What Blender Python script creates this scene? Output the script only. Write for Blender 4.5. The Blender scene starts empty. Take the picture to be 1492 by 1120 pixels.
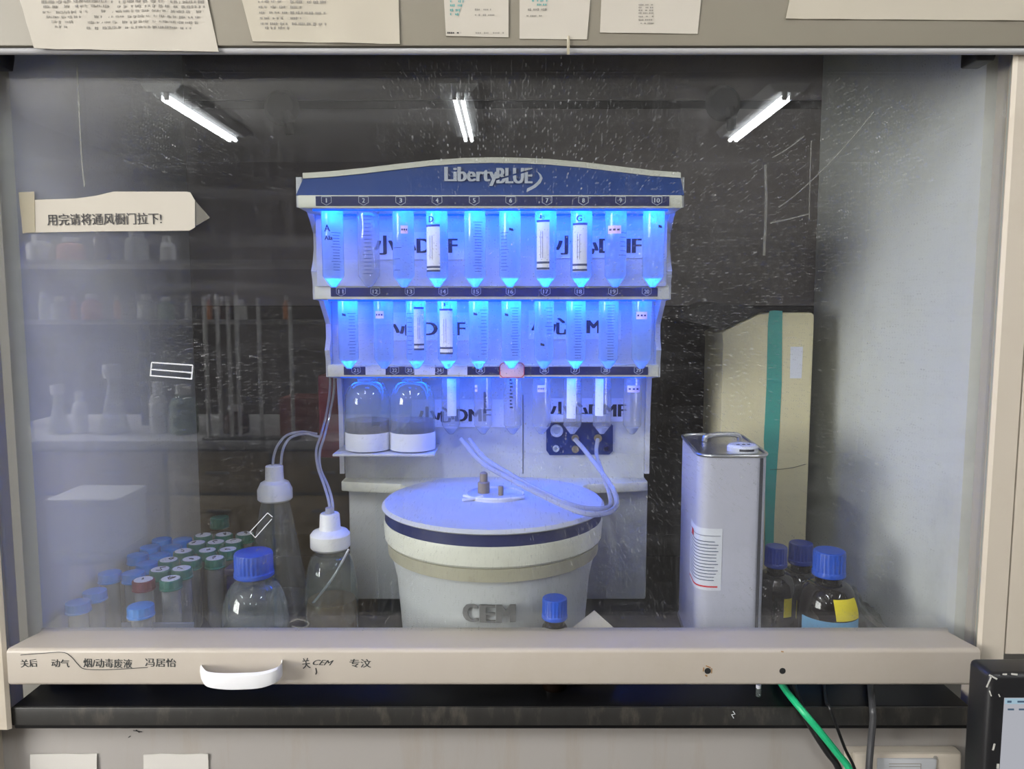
import bpy, bmesh, math, random
from mathutils import Vector, Matrix, noise as mnoise
sc = bpy.context.scene
C = sc.collection
PI = math.pi
random.seed(7)

# ------------------------------------------------------------------ camera, world, exposure
F = 1080.0                       # focal length in pixels of the 1492 x 1120 frame
TH = math.radians(5.4)           # the camera looks slightly down
CAMZ = 1.36
cam_d = bpy.data.cameras.new('camera')
cam_d.sensor_width = 36.0
cam_d.lens = F / 1492.0 * 36.0
cam_d.clip_start = 0.02
cam = bpy.data.objects.new('camera', cam_d)
C.objects.link(cam)
cam.location = (0, 0, CAMZ)
cam.rotation_euler = (PI / 2 - TH, 0, 0)
sc.camera = cam

world = bpy.data.worlds.new('world')
sc.world = world
world.use_nodes = True
world.node_tree.nodes['Background'].inputs[0].default_value = (0.8, 0.85, 1.0, 1)
world.node_tree.nodes['Background'].inputs[1].default_value = 0.05
sc.view_settings.view_transform = 'Standard'
sc.view_settings.look = 'None'
sc.view_settings.gamma = 1.0
sc.view_settings.use_curve_mapping = False
sc.view_settings.exposure = -0.22
sc.cycles.max_bounces = 7
sc.cycles.diffuse_bounces = 3
sc.cycles.glossy_bounces = 3
sc.cycles.transmission_bounces = 4
sc.cycles.transparent_max_bounces = 32
sc.cycles.caustics_reflective = False
sc.cycles.caustics_refractive = False
TUBE_POWER = 72.0               # emission of the fluorescent ceiling tubes
LED_POWER = 0.16                 # W of each blue light diode over a reagent tube

WIN = (-2.75, -0.55, 0.95, 2.35)   # added window, unseen, in the side wall: y0, y1, z0, z1
WINDOW_POWER = 225.0
wd = bpy.data.lights.new('window_daylight', 'AREA')  # invented window light, added to brighten the hood from the left
wd.shape = 'RECTANGLE'
wd.size, wd.size_y = WIN[1] - WIN[0] - 0.1, WIN[3] - WIN[2] - 0.1
wd.energy = WINDOW_POWER
wd.color = (1.0, 0.985, 0.955)
wo = bpy.data.objects.new('window_daylight', wd)
C.objects.link(wo)
wo.location = (-3.62, (WIN[0] + WIN[1]) / 2, (WIN[2] + WIN[3]) / 2)
wo.rotation_euler = (PI / 2, 0, -PI / 2)


def at(px, py, Y):
    """world point on the plane y = Y seen at a pixel of the frame"""
    t = (560.0 - py) / F
    fwd = math.cos(TH) + t * math.sin(TH)
    up = -math.sin(TH) + t * math.cos(TH)
    s = Y / fwd
    return Vector(((px - 746.0) / F * s, Y, CAMZ + up * s))


def X(px, Y, py=560): return at(px, py, Y).x
def Z(py, Y): return at(746, py, Y).z


GY = 0.90                        # plane of the sash glass
def mir(px, py, Yv):             # a point of the room seen in the glass at that pixel
    p = at(px, py, Yv)
    return Vector((p.x, 2 * GY - Yv, p.z))


# ------------------------------------------------------------------ materials
def lin(c):
    return tuple((v / 255 / 12.92) if v / 255 <= 0.04045 else ((v / 255 + 0.055) / 1.055) ** 2.4 for v in c)


MATS = {}
def mat(name, rgb, rough=0.5, metal=0.0, var=0.06, scale=30.0, bump=0.0, spec=0.5, grime=None, gscale=8.0, gamt=0.5, stretch=(1, 1, 1),
        coat=0.0, sss=0.0):
    if name in MATS:
        return MATS[name]
    m = bpy.data.materials.new(name)
    m.use_nodes = True
    nt = m.node_tree
    b = nt.nodes['Principled BSDF']
    col = lin(rgb)
    tc = nt.nodes.new('ShaderNodeTexCoord')
    mp = nt.nodes.new('ShaderNodeMapping')
    mp.inputs['Scale'].default_value = stretch
    nt.links.new(tc.outputs['Object'], mp.inputs['Vector'])
    nz = nt.nodes.new('ShaderNodeTexNoise')
    nz.inputs['Scale'].default_value = scale
    nz.inputs['Detail'].default_value = 4
    nt.links.new(mp.outputs[0], nz.inputs['Vector'])
    mx = nt.nodes.new('ShaderNodeMix')
    mx.data_type = 'RGBA'
    mx.inputs['A'].default_value = (*[c * (1 - var) for c in col], 1)
    mx.inputs['B'].default_value = (*[min(1, c * (1 + var)) for c in col], 1)
    nt.links.new(nz.outputs['Fac'], mx.inputs['Factor'])
    out = mx.outputs['Result']
    if grime:
        n2 = nt.nodes.new('ShaderNodeTexNoise')
        n2.inputs['Scale'].default_value = gscale
        n2.inputs['Detail'].default_value = 8
        n2.inputs['Roughness'].default_value = 0.7
        nt.links.new(mp.outputs[0], n2.inputs['Vector'])
        mr = nt.nodes.new('ShaderNodeMapRange')
        mr.inputs['From Min'].default_value = 0.52
        mr.inputs['From Max'].default_value = 0.75
        mr.inputs['To Max'].default_value = gamt
        nt.links.new(n2.outputs['Fac'], mr.inputs['Value'])
        m2 = nt.nodes.new('ShaderNodeMix')
        m2.data_type = 'RGBA'
        nt.links.new(mr.outputs[0], m2.inputs['Factor'])
        nt.links.new(out, m2.inputs['A'])
        m2.inputs['B'].default_value = (*lin(grime), 1)
        out = m2.outputs['Result']
    nt.links.new(out, b.inputs['Base Color'])
    b.inputs['Roughness'].default_value = rough
    b.inputs['Metallic'].default_value = metal
    b.inputs['Specular IOR Level'].default_value = spec
    b.inputs['Coat Weight'].default_value = coat
    if bump:
        bp = nt.nodes.new('ShaderNodeBump')
        bp.inputs['Strength'].default_value = bump
        bp.inputs['Distance'].default_value = 0.002
        nt.links.new(nz.outputs['Fac'], bp.inputs['Height'])
        nt.links.new(bp.outputs[0], b.inputs['Normal'])
    MATS[name] = m
    return m


def shader(name, build):
    if name in MATS:
        return MATS[name]
    m = bpy.data.materials.new(name)
    m.use_nodes = True
    nt = m.node_tree
    nt.nodes.clear()
    o = nt.nodes.new('ShaderNodeOutputMaterial')
    nt.links.new(build(nt), o.inputs['Surface'])
    MATS[name] = m
    return m


def N(nt, typ, **kw):
    n = nt.nodes.new(typ)
    for k, v in kw.items():
        if hasattr(n, k) and k not in n.inputs:
            setattr(n, k, v)
        else:
            n.inputs[k].default_value = v
    return n


def mixs(nt, fac, a, b):
    n = nt.nodes.new('ShaderNodeMixShader')
    if isinstance(fac, (int, float)):
        n.inputs[0].default_value = fac
    else:
        nt.links.new(fac, n.inputs[0])
    nt.links.new(a, n.inputs[1])
    nt.links.new(b, n.inputs[2])
    return n.outputs[0]


def math_(nt, op, a, b=None, clamp=False):
    n = nt.nodes.new('ShaderNodeMath')
    n.operation = op
    n.use_clamp = clamp
    for i, v in enumerate((a, b)):
        if v is None:
            continue
        if isinstance(v, (int, float)):
            n.inputs[i].default_value = v
        else:
            nt.links.new(v, n.inputs[i])
    return n.outputs[0]


def schlick(nt, f0=0.04):
    lw = N(nt, 'ShaderNodeLayerWeight', Blend=0.5)
    p = math_(nt, 'POWER', lw.outputs['Facing'], 5.0)
    p = math_(nt, 'MULTIPLY', p, 1 - f0)
    return math_(nt, 'ADD', p, f0)


def maprange(nt, v, a, b, c=0.0, d=1.0, smooth=False):
    n = nt.nodes.new('ShaderNodeMapRange')
    if smooth:
        n.interpolation_type = 'SMOOTHSTEP'
    n.inputs['From Min'].default_value = a
    n.inputs['From Max'].default_value = b
    n.inputs['To Min'].default_value = c
    n.inputs['To Max'].default_value = d
    nt.links.new(v, n.inputs['Value'])
    return n.outputs[0]


def thin_plastic(name, rgb, clear=0.4, diff=0.3, trans=0.3, gloss=0.06, rough=0.15):
    """thin translucent plastic or glass wall"""
    def bld(nt):
        c = (*lin(rgb), 1)
        tr = N(nt, 'ShaderNodeBsdfTransparent', Color=tuple(0.5 + 0.5 * v for v in c[:3]) + (1,))
        df = N(nt, 'ShaderNodeBsdfDiffuse', Color=c)
        tl = N(nt, 'ShaderNodeBsdfTranslucent', Color=c)
        gl = N(nt, 'ShaderNodeBsdfGlossy', Roughness=rough)
        s = mixs(nt, trans / max(1e-6, trans + diff), df.outputs[0], tl.outputs[0])
        s = mixs(nt, 1 - clear, tr.outputs[0], s)
        return mixs(nt, schlick(nt, gloss), s, gl.outputs[0])
    return shader(name, bld)


def tinted_glass(name, rgb, gloss=0.05, rough=0.03):
    def bld(nt):
        tr = N(nt, 'ShaderNodeBsdfTransparent', Color=(*lin(rgb), 1))
        gl = N(nt, 'ShaderNodeBsdfGlossy', Roughness=rough)
        return mixs(nt, schlick(nt, gloss), tr.outputs[0], gl.outputs[0])
    return shader(name, bld)


def emitter(name, rgb, strength):
    def bld(nt):
        return N(nt, 'ShaderNodeEmission', Color=(*rgb, 1), Strength=strength).outputs[0]
    return shader(name, bld)


def sash_glass():
    """dusty float glass: mirror reflection, even grey film, wipe streaks, dried spray specks"""
    def bld(nt):
        tc = nt.nodes.new('ShaderNodeTexCoord')
        obj = tc.outputs['Object']
        sep = nt.nodes.new('ShaderNodeSeparateXYZ')
        nt.links.new(obj, sep.inputs[0])
        x = sep.outputs['X']
        z = sep.outputs['Z']

        def noise(scale, detail=3, stretch=(1, 1, 1), off=(0, 0, 0)):
            mp = nt.nodes.new('ShaderNodeMapping')
            mp.inputs['Scale'].default_value = stretch
            mp.inputs['Location'].default_value = off
            nt.links.new(obj, mp.inputs['Vector'])
            n = N(nt, 'ShaderNodeTexNoise', Scale=scale, Detail=detail)
            nt.links.new(mp.outputs[0], n.inputs['Vector'])
            return n.outputs['Fac']
        # film of dust left unwiped towards the frame of the sash
        wob = math_(nt, 'MULTIPLY', math_(nt, 'SUBTRACT', noise(3.0), 0.5), 0.10)
        xw = math_(nt, 'ADD', x, wob)
        fl = maprange(nt, xw, -0.36, -0.60, 0.0, 1.0, True)
        fr = maprange(nt, xw, 0.42, 0.62, 0.0, 1.0, True)
        film = math_(nt, 'ADD', math_(nt, 'MULTIPLY', fl, 0.115), math_(nt, 'MULTIPLY', fr, 0.05))
        cloud = maprange(nt, noise(5.0, 4), 0.35, 0.7, 0.004, 0.020)
        streak = maprange(nt, noise(9.0, 5, (0.35, 1, 6)), 0.5, 0.75, 0.0, 0.018)
        vstreak = maprange(nt, noise(14.0, 4, (4, 1, 0.3), (3, 0, 0)), 0.55, 0.75, 0.0, 0.016)
        d = math_(nt, 'ADD', math_(nt, 'ADD', film, cloud), math_(nt, 'ADD', streak, vstreak))

        cx = nt.nodes.new('ShaderNodeCombineXYZ')
        nt.links.new(x, cx.inputs[0])
        nt.links.new(z, cx.inputs[1])
        flat = cx.outputs[0]

        # dried specks
        def specks(scale, thr, size, amt):
            v = N(nt, 'ShaderNodeTexVoronoi', voronoi_dimensions='2D')
            v.inputs['Scale'].default_value = scale
            nt.links.new(flat, v.inputs['Vector'])
            sc_ = nt.nodes.new('ShaderNodeSeparateColor')
            nt.links.new(v.outputs['Color'], sc_.inputs[0])
            on = math_(nt, 'GREATER_THAN', sc_.outputs[0], thr)
            rr = math_(nt, 'MULTIPLY', sc_.outputs[1], size)
            dot = math_(nt, 'LESS_THAN', v.outputs['Distance'], rr)
            return math_(nt, 'MULTIPLY', math_(nt, 'MULTIPLY', on, dot), amt)
        dens = maprange(nt, noise(3.5, 5, (1, 1, 1), (5, 2, 1)), 0.37, 0.58, 0.08, 1.0)
        mid = math_(nt, 'SUBTRACT', 1.0, math_(nt, 'ADD', fl, fr, True))
        sp = math_(nt, 'ADD', specks(300, 0.58, 0.25, 0.22), specks(120, 0.88, 0.13, 0.34))
        sp = math_(nt, 'MULTIPLY', math_(nt, 'MULTIPLY', sp, dens), mid)
        d = math_(nt, 'ADD', d, sp, True)
        tr = N(nt, 'ShaderNodeBsdfTransparent', Color=(0.965, 0.975, 0.97, 1))
        df0 = N(nt, 'ShaderNodeBsdfDiffuse', Color=(0.66, 0.66, 0.69, 1))
        dg0 = N(nt, 'ShaderNodeBsdfGlossy', Roughness=0.22)
        df = nt.nodes.new('ShaderNodeMixShader')
        df.inputs[0].default_value = 0.12
        nt.links.new(df0.outputs[0], df.inputs[1])
        nt.links.new(dg0.outputs[0], df.inputs[2])
        gl = N(nt, 'ShaderNodeBsdfGlossy', Roughness=0.0)
        s = mixs(nt, d, tr.outputs[0], df.outputs[0])
        return mixs(nt, schlick(nt, 0.062), s, gl.outputs[0])
    return shader('dusty_glass', bld)


M_frame = mat('cream_enamel', (200, 190, 174), 0.42, var=0.03, scale=6, grime=(176, 160, 138), gscale=5, gamt=0.35)
M_rail = mat('cream_rail', (184, 175, 163), 0.4, var=0.03, scale=8, grime=(168, 156, 134), gscale=7, gamt=0.3)
M_head = mat('grey_enamel', (141, 134, 119), 0.45, var=0.04, scale=5, grime=(124, 117, 104), gscale=3, gamt=0.4)
M_apron = mat('grey_apron', (152, 147, 142), 0.5, var=0.03, scale=4, grime=(140, 126, 106), gscale=6, gamt=0.55, stretch=(3, 1, 0.35))
M_lin = mat('hood_lining_side', (224, 226, 222), 0.5, var=0.04, scale=4, grime=(150, 148, 140), gscale=4, gamt=0.35)
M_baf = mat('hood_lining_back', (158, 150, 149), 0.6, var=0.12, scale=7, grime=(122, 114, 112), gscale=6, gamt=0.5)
M_baf2 = mat('hood_lining_back_dark', (40, 38, 42), 0.55, var=0.15, scale=7, grime=(60, 56, 54), gscale=9, gamt=0.4)  # shade low on the back wall is put into this darker colour
M_top = mat('black_epoxy', (13, 13, 15), 0.4, spec=0.25, var=0.25, scale=40, grime=(40, 38, 36), gscale=22, gamt=0.2, stretch=(1, 1, 0.4))
M_edge = mat('black_epoxy_edge', (40, 39, 37), 0.45, var=0.3, scale=40, grime=(120, 112, 100), gscale=26, gamt=0.35, stretch=(2.0, 1, 0.6))
M_paper = mat('paper', (194, 187, 174), 0.85, var=0.04, scale=12, bump=0.15)
M_paper2 = mat('paper_aged', (188, 180, 163), 0.85, var=0.05, scale=9, bump=0.15)
M_paperw = mat('paper_white', (210, 206, 199), 0.85, var=0.03, scale=12, bump=0.15)
M_ink = mat('ink', (62, 60, 62), 0.8, var=0.1)
M_inkf = mat('ink_faded', (150, 145, 136), 0.8, var=0.1)
M_inkg = mat('ink_green', (110, 165, 160), 0.8, var=0.1)
M_tape = thin_plastic('clear_tape', (214, 205, 180), 0.35, 0.5, 0.15, 0.05, 0.2)
M_white = mat('white_plastic', (236, 236, 238), 0.35, var=0.02)
M_cream = mat('instrument_cream', (226, 226, 214), 0.4, var=0.03, scale=9, grime=(170, 166, 140), gscale=10, gamt=0.35)
M_panel = mat('instrument_white', (206, 208, 214), 0.42, var=0.02)
M_body = mat('instrument_grey', (200, 203, 205), 0.45, var=0.03, scale=9, grime=(160, 158, 146), gscale=6, gamt=0.4)
M_blue = mat('instrument_blue', (22, 66, 142), 0.35, var=0.08, scale=14)
M_navy = mat('navy_strip', (22, 34, 92), 0.4, var=0.25, scale=120)
M_line = mat('silver_print', (190, 198, 214), 0.4, var=0.03)
M_dirt = mat('grimy_ring', (176, 172, 152), 0.55, var=0.1, scale=24, grime=(120, 112, 84), gscale=16, gamt=0.7)
M_letter = mat('grey_letter', (112, 112, 112), 0.45, var=0.1)
M_tubec = thin_plastic('tube_polypropylene', (215, 235, 250), 0.40, 0.10, 0.50, 0.05, 0.12)
M_tubeu = thin_plastic('tube_clear', (225, 228, 235), 0.78, 0.14, 0.08, 0.07, 0.08)
M_pellet = thin_plastic('tube_settled_powder', (235, 240, 250), 0.05, 0.35, 0.6, 0.03, 0.3)  # milky layer added so the tube tips glow
M_pink = mat('pink_label', (246, 206, 210), 0.8, var=0.03)
M_red = mat('red_print', (214, 60, 70), 0.7, var=0.05)
M_lab = mat('label_white', (228, 230, 240), 0.8, var=0.03)
M_dark = mat('dark_print', (38, 40, 58), 0.7, var=0.1)
M_grad = mat('graduation_print', (60, 72, 110), 0.7, var=0.1)
M_line2 = thin_plastic('clear_tubing', (226, 228, 236), 0.35, 0.35, 0.3, 0.08, 0.1)
M_ptfe = mat('white_ptfe', (240, 240, 242), 0.4, var=0.02)
M_bluecap = mat('blue_cap', (36, 84, 196), 0.38, var=0.08, scale=40)
M_bluecap2 = mat('dark_blue_cap', (30, 56, 150), 0.4, var=0.08)
M_sky = mat('sky_blue_cap', (22, 132, 226), 0.4, var=0.06)
M_green = mat('teal_cap', (30, 112, 100), 0.45, var=0.1)
M_glass = thin_plastic('lab_glass', (214, 226, 224), 0.86, 0.1, 0.04, 0.08, 0.03)
M_amber = mat('amber_glass', (20, 13, 9), 0.08, var=0.2)
M_brownliq = thin_plastic('brown_waste_liquid', (148, 116, 84), 0.25, 0.45, 0.3, 0.03, 0.2)
M_clearliq = thin_plastic('clear_liquid', (200, 206, 206), 0.75, 0.15, 0.1, 0.03, 0.1)
M_yellow = mat('yellow_label', (232, 214, 40), 0.75, var=0.05)
M_lblue = mat('light_blue_label', (110, 170, 214), 0.75, var=0.05)
M_can = mat('white_tin', (198, 198, 214), 0.3, var=0.02, spec=0.6)
M_tin = mat('bare_tin', (196, 196, 200), 0.28, metal=0.9, var=0.08)
M_seam = mat('dark_seam', (66, 66, 74), 0.5)
M_card = mat('cream_carton', (226, 216, 178), 0.7, var=0.03, scale=10)
M_teal = thin_plastic('teal_tape', (96, 190, 178), 0.12, 0.7, 0.18, 0.05, 0.25)
M_black = mat('black_plastic', (24, 24, 26), 0.4, var=0.2)
M_scuff = mat('scuffed_edge', (190, 188, 180), 0.6)
M_greent = mat('green_hose', (34, 178, 120), 0.4, var=0.06)
M_greyc = mat('grey_cable', (62, 62, 64), 0.45)
M_maroon = mat('maroon_plastic', (112, 26, 50), 0.5, var=0.25, scale=60)
M_brass = mat('brass_fitting', (186, 170, 130), 0.35, metal=0.6, var=0.1)
M_residue = mat('tape_residue', (212, 214, 218), 0.7, var=0.1)
M_marker = mat('marker_pen', (56, 58, 58), 0.7, var=0.25, scale=200)
M_rack = thin_plastic('tube_rack_plastic', (150, 160, 190), 0.3, 0.5, 0.2, 0.05, 0.2)
M_navyp = mat('navy_plastic', (26, 36, 96), 0.4, var=0.15)
M_rust = mat('rust_stain', (150, 110, 60), 0.8, var=0.2)
M_hole = mat('dark_hole', (18, 18, 18), 0.9)


# ------------------------------------------------------------------ mesh helpers
ORG = {}


def bm_new():
    return bmesh.new()


def box(bm, lo, hi, bevel=0.0, seg=2, mtx=None):
    lo, hi = Vector(lo), Vector(hi)
    lo, hi = Vector([min(a, b) for a, b in zip(lo, hi)]), Vector([max(a, b) for a, b in zip(lo, hi)])
    c = (lo + hi) / 2
    s = hi - lo
    r = bmesh.ops.create_cube(bm, size=1.0, matrix=Matrix.Translation(c) @ Matrix.Diagonal((*s, 1)))
    vs = r['verts']
    if bevel > 0:
        es = list({e for v in vs for e in v.link_edges})
        rb = bmesh.ops.bevel(bm, geom=es, offset=min(bevel, min(s) * 0.45), segments=seg, affect='EDGES', profile=0.5)
        vs = list({v for f in rb['faces'] for v in f.verts} | {v for v in vs if v.is_valid})
    if mtx is not None:
        bmesh.ops.transform(bm, matrix=mtx, verts=vs)
    return bm


def bx(lo, hi, bevel=0.0, seg=2, mtx=None):
    return box(bm_new(), lo, hi, bevel, seg, mtx)


def prism(bm, pts, vec, bevel=0.0):
    """closed polygon (list of points) pushed along vec"""
    vec = Vector(vec)
    a = [bm.verts.new(p) for p in pts]
    b = [bm.verts.new(Vector(p) + vec) for p in pts]
    n = len(pts)
    fs = [bm.faces.new(a), bm.faces.new(list(reversed(b)))]
    for i in range(n):
        j = (i + 1) % n
        fs.append(bm.faces.new((a[j], a[i], b[i], b[j])))
    bmesh.ops.recalc_face_normals(bm, faces=fs)
    if bevel:
        es = [e for e in bm.edges if e.verts[0] in a + b or e.verts[1] in a + b]
        bmesh.ops.bevel(bm, geom=es, offset=bevel, segments=2, affect='EDGES', profile=0.5)
    return bm


def lathe(bm, prof, seg=32, c=(0, 0, 0), mtx=None, cap=True):
    c = Vector(c)
    rings = []
    new = []
    for r, z in prof:
        if r < 1e-6:
            v = bm.verts.new(c + Vector((0, 0, z)))
            rings.append([v])
            new.append(v)
        else:
            ring = [bm.verts.new(c + Vector((r * math.cos(2 * PI * k / seg), r * math.sin(2 * PI * k / seg), z))) for k in range(seg)]
            rings.append(ring)
            new += ring
    fs = []
    for a, b in zip(rings, rings[1:]):
        if len(a) == 1 and len(b) == 1:
            continue
        for k in range(seg):
            j = (k + 1) % seg
            if len(a) == 1:
                fs.append(bm.faces.new((a[0], b[j], b[k])))
            elif len(b) == 1:
                fs.append(bm.faces.new((a[k], a[j], b[0])))
            else:
                fs.append(bm.faces.new((a[k], a[j], b[j], b[k])))
    if cap:
        for ring in (rings[0], rings[-1]):
            if len(ring) > 1:
                fs.append(bm.faces.new(ring))
    bmesh.ops.recalc_face_normals(bm, faces=fs)
    if mtx is not None:
        bmesh.ops.transform(bm, matrix=mtx, verts=new)
    return bm


def smooth_path(pts, n=8):
    pts = [Vector(p) for p in pts]
    if len(pts) < 3:
        return pts
    out = []
    P = [2 * pts[0] - pts[1]] + pts + [2 * pts[-1] - pts[-2]]
    for i in range(1, len(P) - 2):
        p0, p1, p2, p3 = P[i - 1], P[i], P[i + 1], P[i + 2]
        for k in range(n):
            t = k / n
            out.append(0.5 * ((2 * p1) + (-p0 + p2) * t + (2 * p0 - 5 * p1 + 4 * p2 - p3) * t * t + (-p0 + 3 * p1 - 3 * p2 + p3) * t ** 3))
    out.append(pts[-1])
    return out


def tube(bm, pts, r, seg=8, n=8, smooth=True, flat=None):
    """round hose along a path; flat = (up factor) squashes it to a ribbon"""
    P = smooth_path(pts, n) if smooth else [Vector(p) for p in pts]
    T = []
    for i in range(len(P)):
        d = P[min(i + 1, len(P) - 1)] - P[max(i - 1, 0)]
        T.append(d.normalized())
    ref = Vector((0, 0, 1)) if abs(T[0].z) < 0.9 else Vector((1, 0, 0))
    nrm = (ref - T[0] * ref.dot(T[0])).normalized()
    rings = []
    for i, p in enumerate(P):
        nrm = (nrm - T[i] * nrm.dot(T[i])).normalized()
        b = T[i].cross(nrm)
        rr = r[i] if isinstance(r, (list, tuple)) else r
        rings.append([bm.verts.new(p + (nrm * math.cos(2 * PI * k / seg) + b * math.sin(2 * PI * k / seg)) * rr) for k in range(seg)])
    fs = []
    for a, b in zip(rings, rings[1:]):
        for k in range(seg):
            j = (k + 1) % seg
            fs.append(bm.faces.new((a[k], a[j], b[j], b[k])))
    fs.append(bm.faces.new(rings[0]))
    fs.append(bm.faces.new(list(reversed(rings[-1]))))
    bmesh.ops.recalc_face_normals(bm, faces=fs)
    return bm


def tb(pts, r, seg=8, n=8, smooth=True):
    return tube(bm_new(), pts, r, seg, n, smooth)


TXT = {}
def text2d(s, bold=0.0):
    """vertices and faces of a line of lettering, cap height about 0.7"""
    k = (s, bold)
    if k not in TXT:
        cu = bpy.data.curves.new('lettering', 'FONT')
        cu.body = s
        cu.size = 1.0
        cu.resolution_u = 3
        cu.offset = bold
        o = bpy.data.objects.new('lettering', cu)
        C.objects.link(o)
        dg = bpy.context.evaluated_depsgraph_get()
        me = bpy.data.meshes.new_from_object(o.evaluated_get(dg))
        vs = [v.co.copy() for v in me.vertices]
        fs = [tuple(p.vertices) for p in me.polygons]
        bpy.data.objects.remove(o)
        bpy.data.curves.remove(cu)
        bpy.data.meshes.remove(me)
        if vs:
            x0 = min(v.x for v in vs); x1 = max(v.x for v in vs)
            y0 = min(v.y for v in vs); y1 = max(v.y for v in vs)
        else:
            x0 = y0 = 0; x1 = y1 = 1
        TXT[k] = (vs, fs, x0, x1, y0, y1)
    return TXT[k]


def lettering(bm, s, fn, w, h, bold=0.0, depth=0.0, shear=0.0, heavy=0.0, copies=3):
    if heavy > 0:
        for k in range(copies):
            du = heavy * (2 * k / (copies - 1) - 1)
            lettering(bm, s, lambda u, v, d, du=du, k=k: fn(u + du, v, d + k * 2e-5), w - 2 * heavy, h, bold, depth, shear)
        return bm
    """fit the line s into w x h about the centre; fn(u, v, d) gives the world point"""
    vs, fs, x0, x1, y0, y1 = text2d(s, bold)
    def pt(v, d):
        q = (v.y - y0) / max(1e-6, (y1 - y0)) - 0.5
        return fn(((v.x - x0) / max(1e-6, x1 - x0) - 0.5 + shear * q) * w, q * h, d)
    a = [bm.verts.new(pt(v, depth)) for v in vs]
    for f in fs:
        try:
            bm.faces.new([a[i] for i in f])
        except ValueError:
            pass
    if depth > 0:
        own = set(a)
        ed = [e for e in bm.edges if e.is_boundary and e.verts[0] in own and e.verts[1] in own]
        idx = {v: i for i, v in enumerate(a)}
        b = {}
        for v, src in zip(a, vs):
            b[v] = None
        for e in ed:
            for v in e.verts:
                if v in b and b[v] is None:
                    b[v] = bm.verts.new(pt(vs[idx[v]], 0.0))
        for e in ed:
            v1, v2 = e.verts
            if v1 in b and v2 in b and b[v1] and b[v2]:
                try:
                    bm.faces.new((v1, v2, b[v2], b[v1]))
                except ValueError:
                    pass
        bmesh.ops.recalc_face_normals(bm, faces=bm.faces)
    return bm


def on_plane(c, ang=0.0):
    """lettering upright on a plane that faces the camera side (-y)"""
    c = Vector(c)
    ca, sa = math.cos(ang), math.sin(ang)
    return lambda u, v, d: c + Vector((u * ca - v * sa, -d, u * sa + v * ca))


def on_cyl(c, r, ang=0.0):
    c = Vector(c)
    return lambda u, v, d: c + Vector(((r + d) * math.sin(ang + u / r), -(r + d) * math.cos(ang + u / r), v))


def cyl_patch(bm, c, r, a0, a1, z0, z1, n=10):
    c = Vector(c)
    lo, hi = [], []
    for k in range(n + 1):
        a = a0 + (a1 - a0) * k / n
        p = c + Vector((r * math.sin(a), -r * math.cos(a), 0))
        lo.append(bm.verts.new(p + Vector((0, 0, z0))))
        hi.append(bm.verts.new(p + Vector((0, 0, z1))))
    for k in range(n):
        bm.faces.new((lo[k], lo[k + 1], hi[k + 1], hi[k]))
    return bm


def obj(name, bm, m, parent=None, sharp=35):
    me = bpy.data.meshes.new(name)
    if parent is not None:
        o_ = ORG.get(parent, Vector((0, 0, 0)))
    else:
        o_ = Vector((0, 0, 0))
    if o_.length:
        bmesh.ops.translate(bm, vec=-o_, verts=bm.verts)
    bm.to_mesh(me)
    bm.free()
    me.materials.append(m)
    me.shade_smooth()
    me.set_sharp_from_angle(angle=math.radians(sharp))
    o = bpy.data.objects.new(name, me)
    C.objects.link(o)
    if parent is not None:
        o.parent = parent
    ORG[o] = o_
    return o


def lone(name, bm, m, label, cat, loc=None, group=None, sharp=35):
    """a thing that is one mesh, its origin at its base"""
    vs = [v.co for v in bm.verts]
    lo = Vector([min(v[i] for v in vs) for i in range(3)])
    hi = Vector([max(v[i] for v in vs) for i in range(3)])
    base = Vector(((lo.x + hi.x) / 2, (lo.y + hi.y) / 2, lo.z)) if loc is None else Vector(loc)
    bmesh.ops.translate(bm, vec=-base, verts=bm.verts)
    o = obj(name, bm, m, None, sharp)
    o.location = base
    ORG[o] = base
    tag(o, label, cat, group)
    return o


def tag(o, label, cat, group=None):
    o['label'] = label
    o['category'] = cat
    if group:
        o['group'] = group
    return o


def thing(name, label, cat, loc=(0, 0, 0), group=None):
    o = bpy.data.objects.new(name, None)
    C.objects.link(o)
    o.empty_display_size = 0.05
    o.location = loc
    ORG[o] = Vector(loc)
    return tag(o, label, cat, group)


def struct(name, bm, m, parent=None):
    o = obj(name, bm, m, parent)
    if parent is None:
        o['kind'] = 'structure'
    return o


def light(name, typ, loc, color, power, parent=None, **kw):
    d = bpy.data.lights.new(name, typ)
    d.color = color
    d.energy = power
    for k, v in kw.items():
        setattr(d, k, v)
    o = bpy.data.objects.new(name, d)
    C.objects.link(o)
    o.location = Vector(loc) - (ORG.get(parent, Vector()) if parent else Vector())
    if parent:
        o.parent = parent
    return o


# ------------------------------------------------------------------ the room (seen in the glass)
CEIL = 2.80
RX0, RX1, RY0, RY1 = -3.6, 3.4, -5.4, 1.62
M_wallp = mat('painted_wall', (150, 147, 140), 0.8, var=0.03, scale=2)
M_ceil = mat('ceiling_paint', (222, 220, 216), 0.85, var=0.03, scale=2)
M_floor = mat('floor_vinyl', (84, 80, 76), 0.4, var=0.08, scale=3)
struct('floor', bx((RX0, RY0, -0.1), (RX1, RY1, 0)), M_floor)
struct('ceiling', bx((RX0, RY0, CEIL), (RX1, RY1, CEIL + 0.1)), M_ceil)
struct('wall_front', bx((RX0, RY1, 0), (RX1, RY1 + 0.1, CEIL)), M_wallp)
struct('wall_back', bx((RX0, RY0 - 0.1, 0), (RX1, RY0, CEIL)), mat('dark_panelling', (92, 84, 78), 0.6, var=0.08, scale=2))  # darkened to stand in for a person blocking its bright reflection
b = bm_new()
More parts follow.
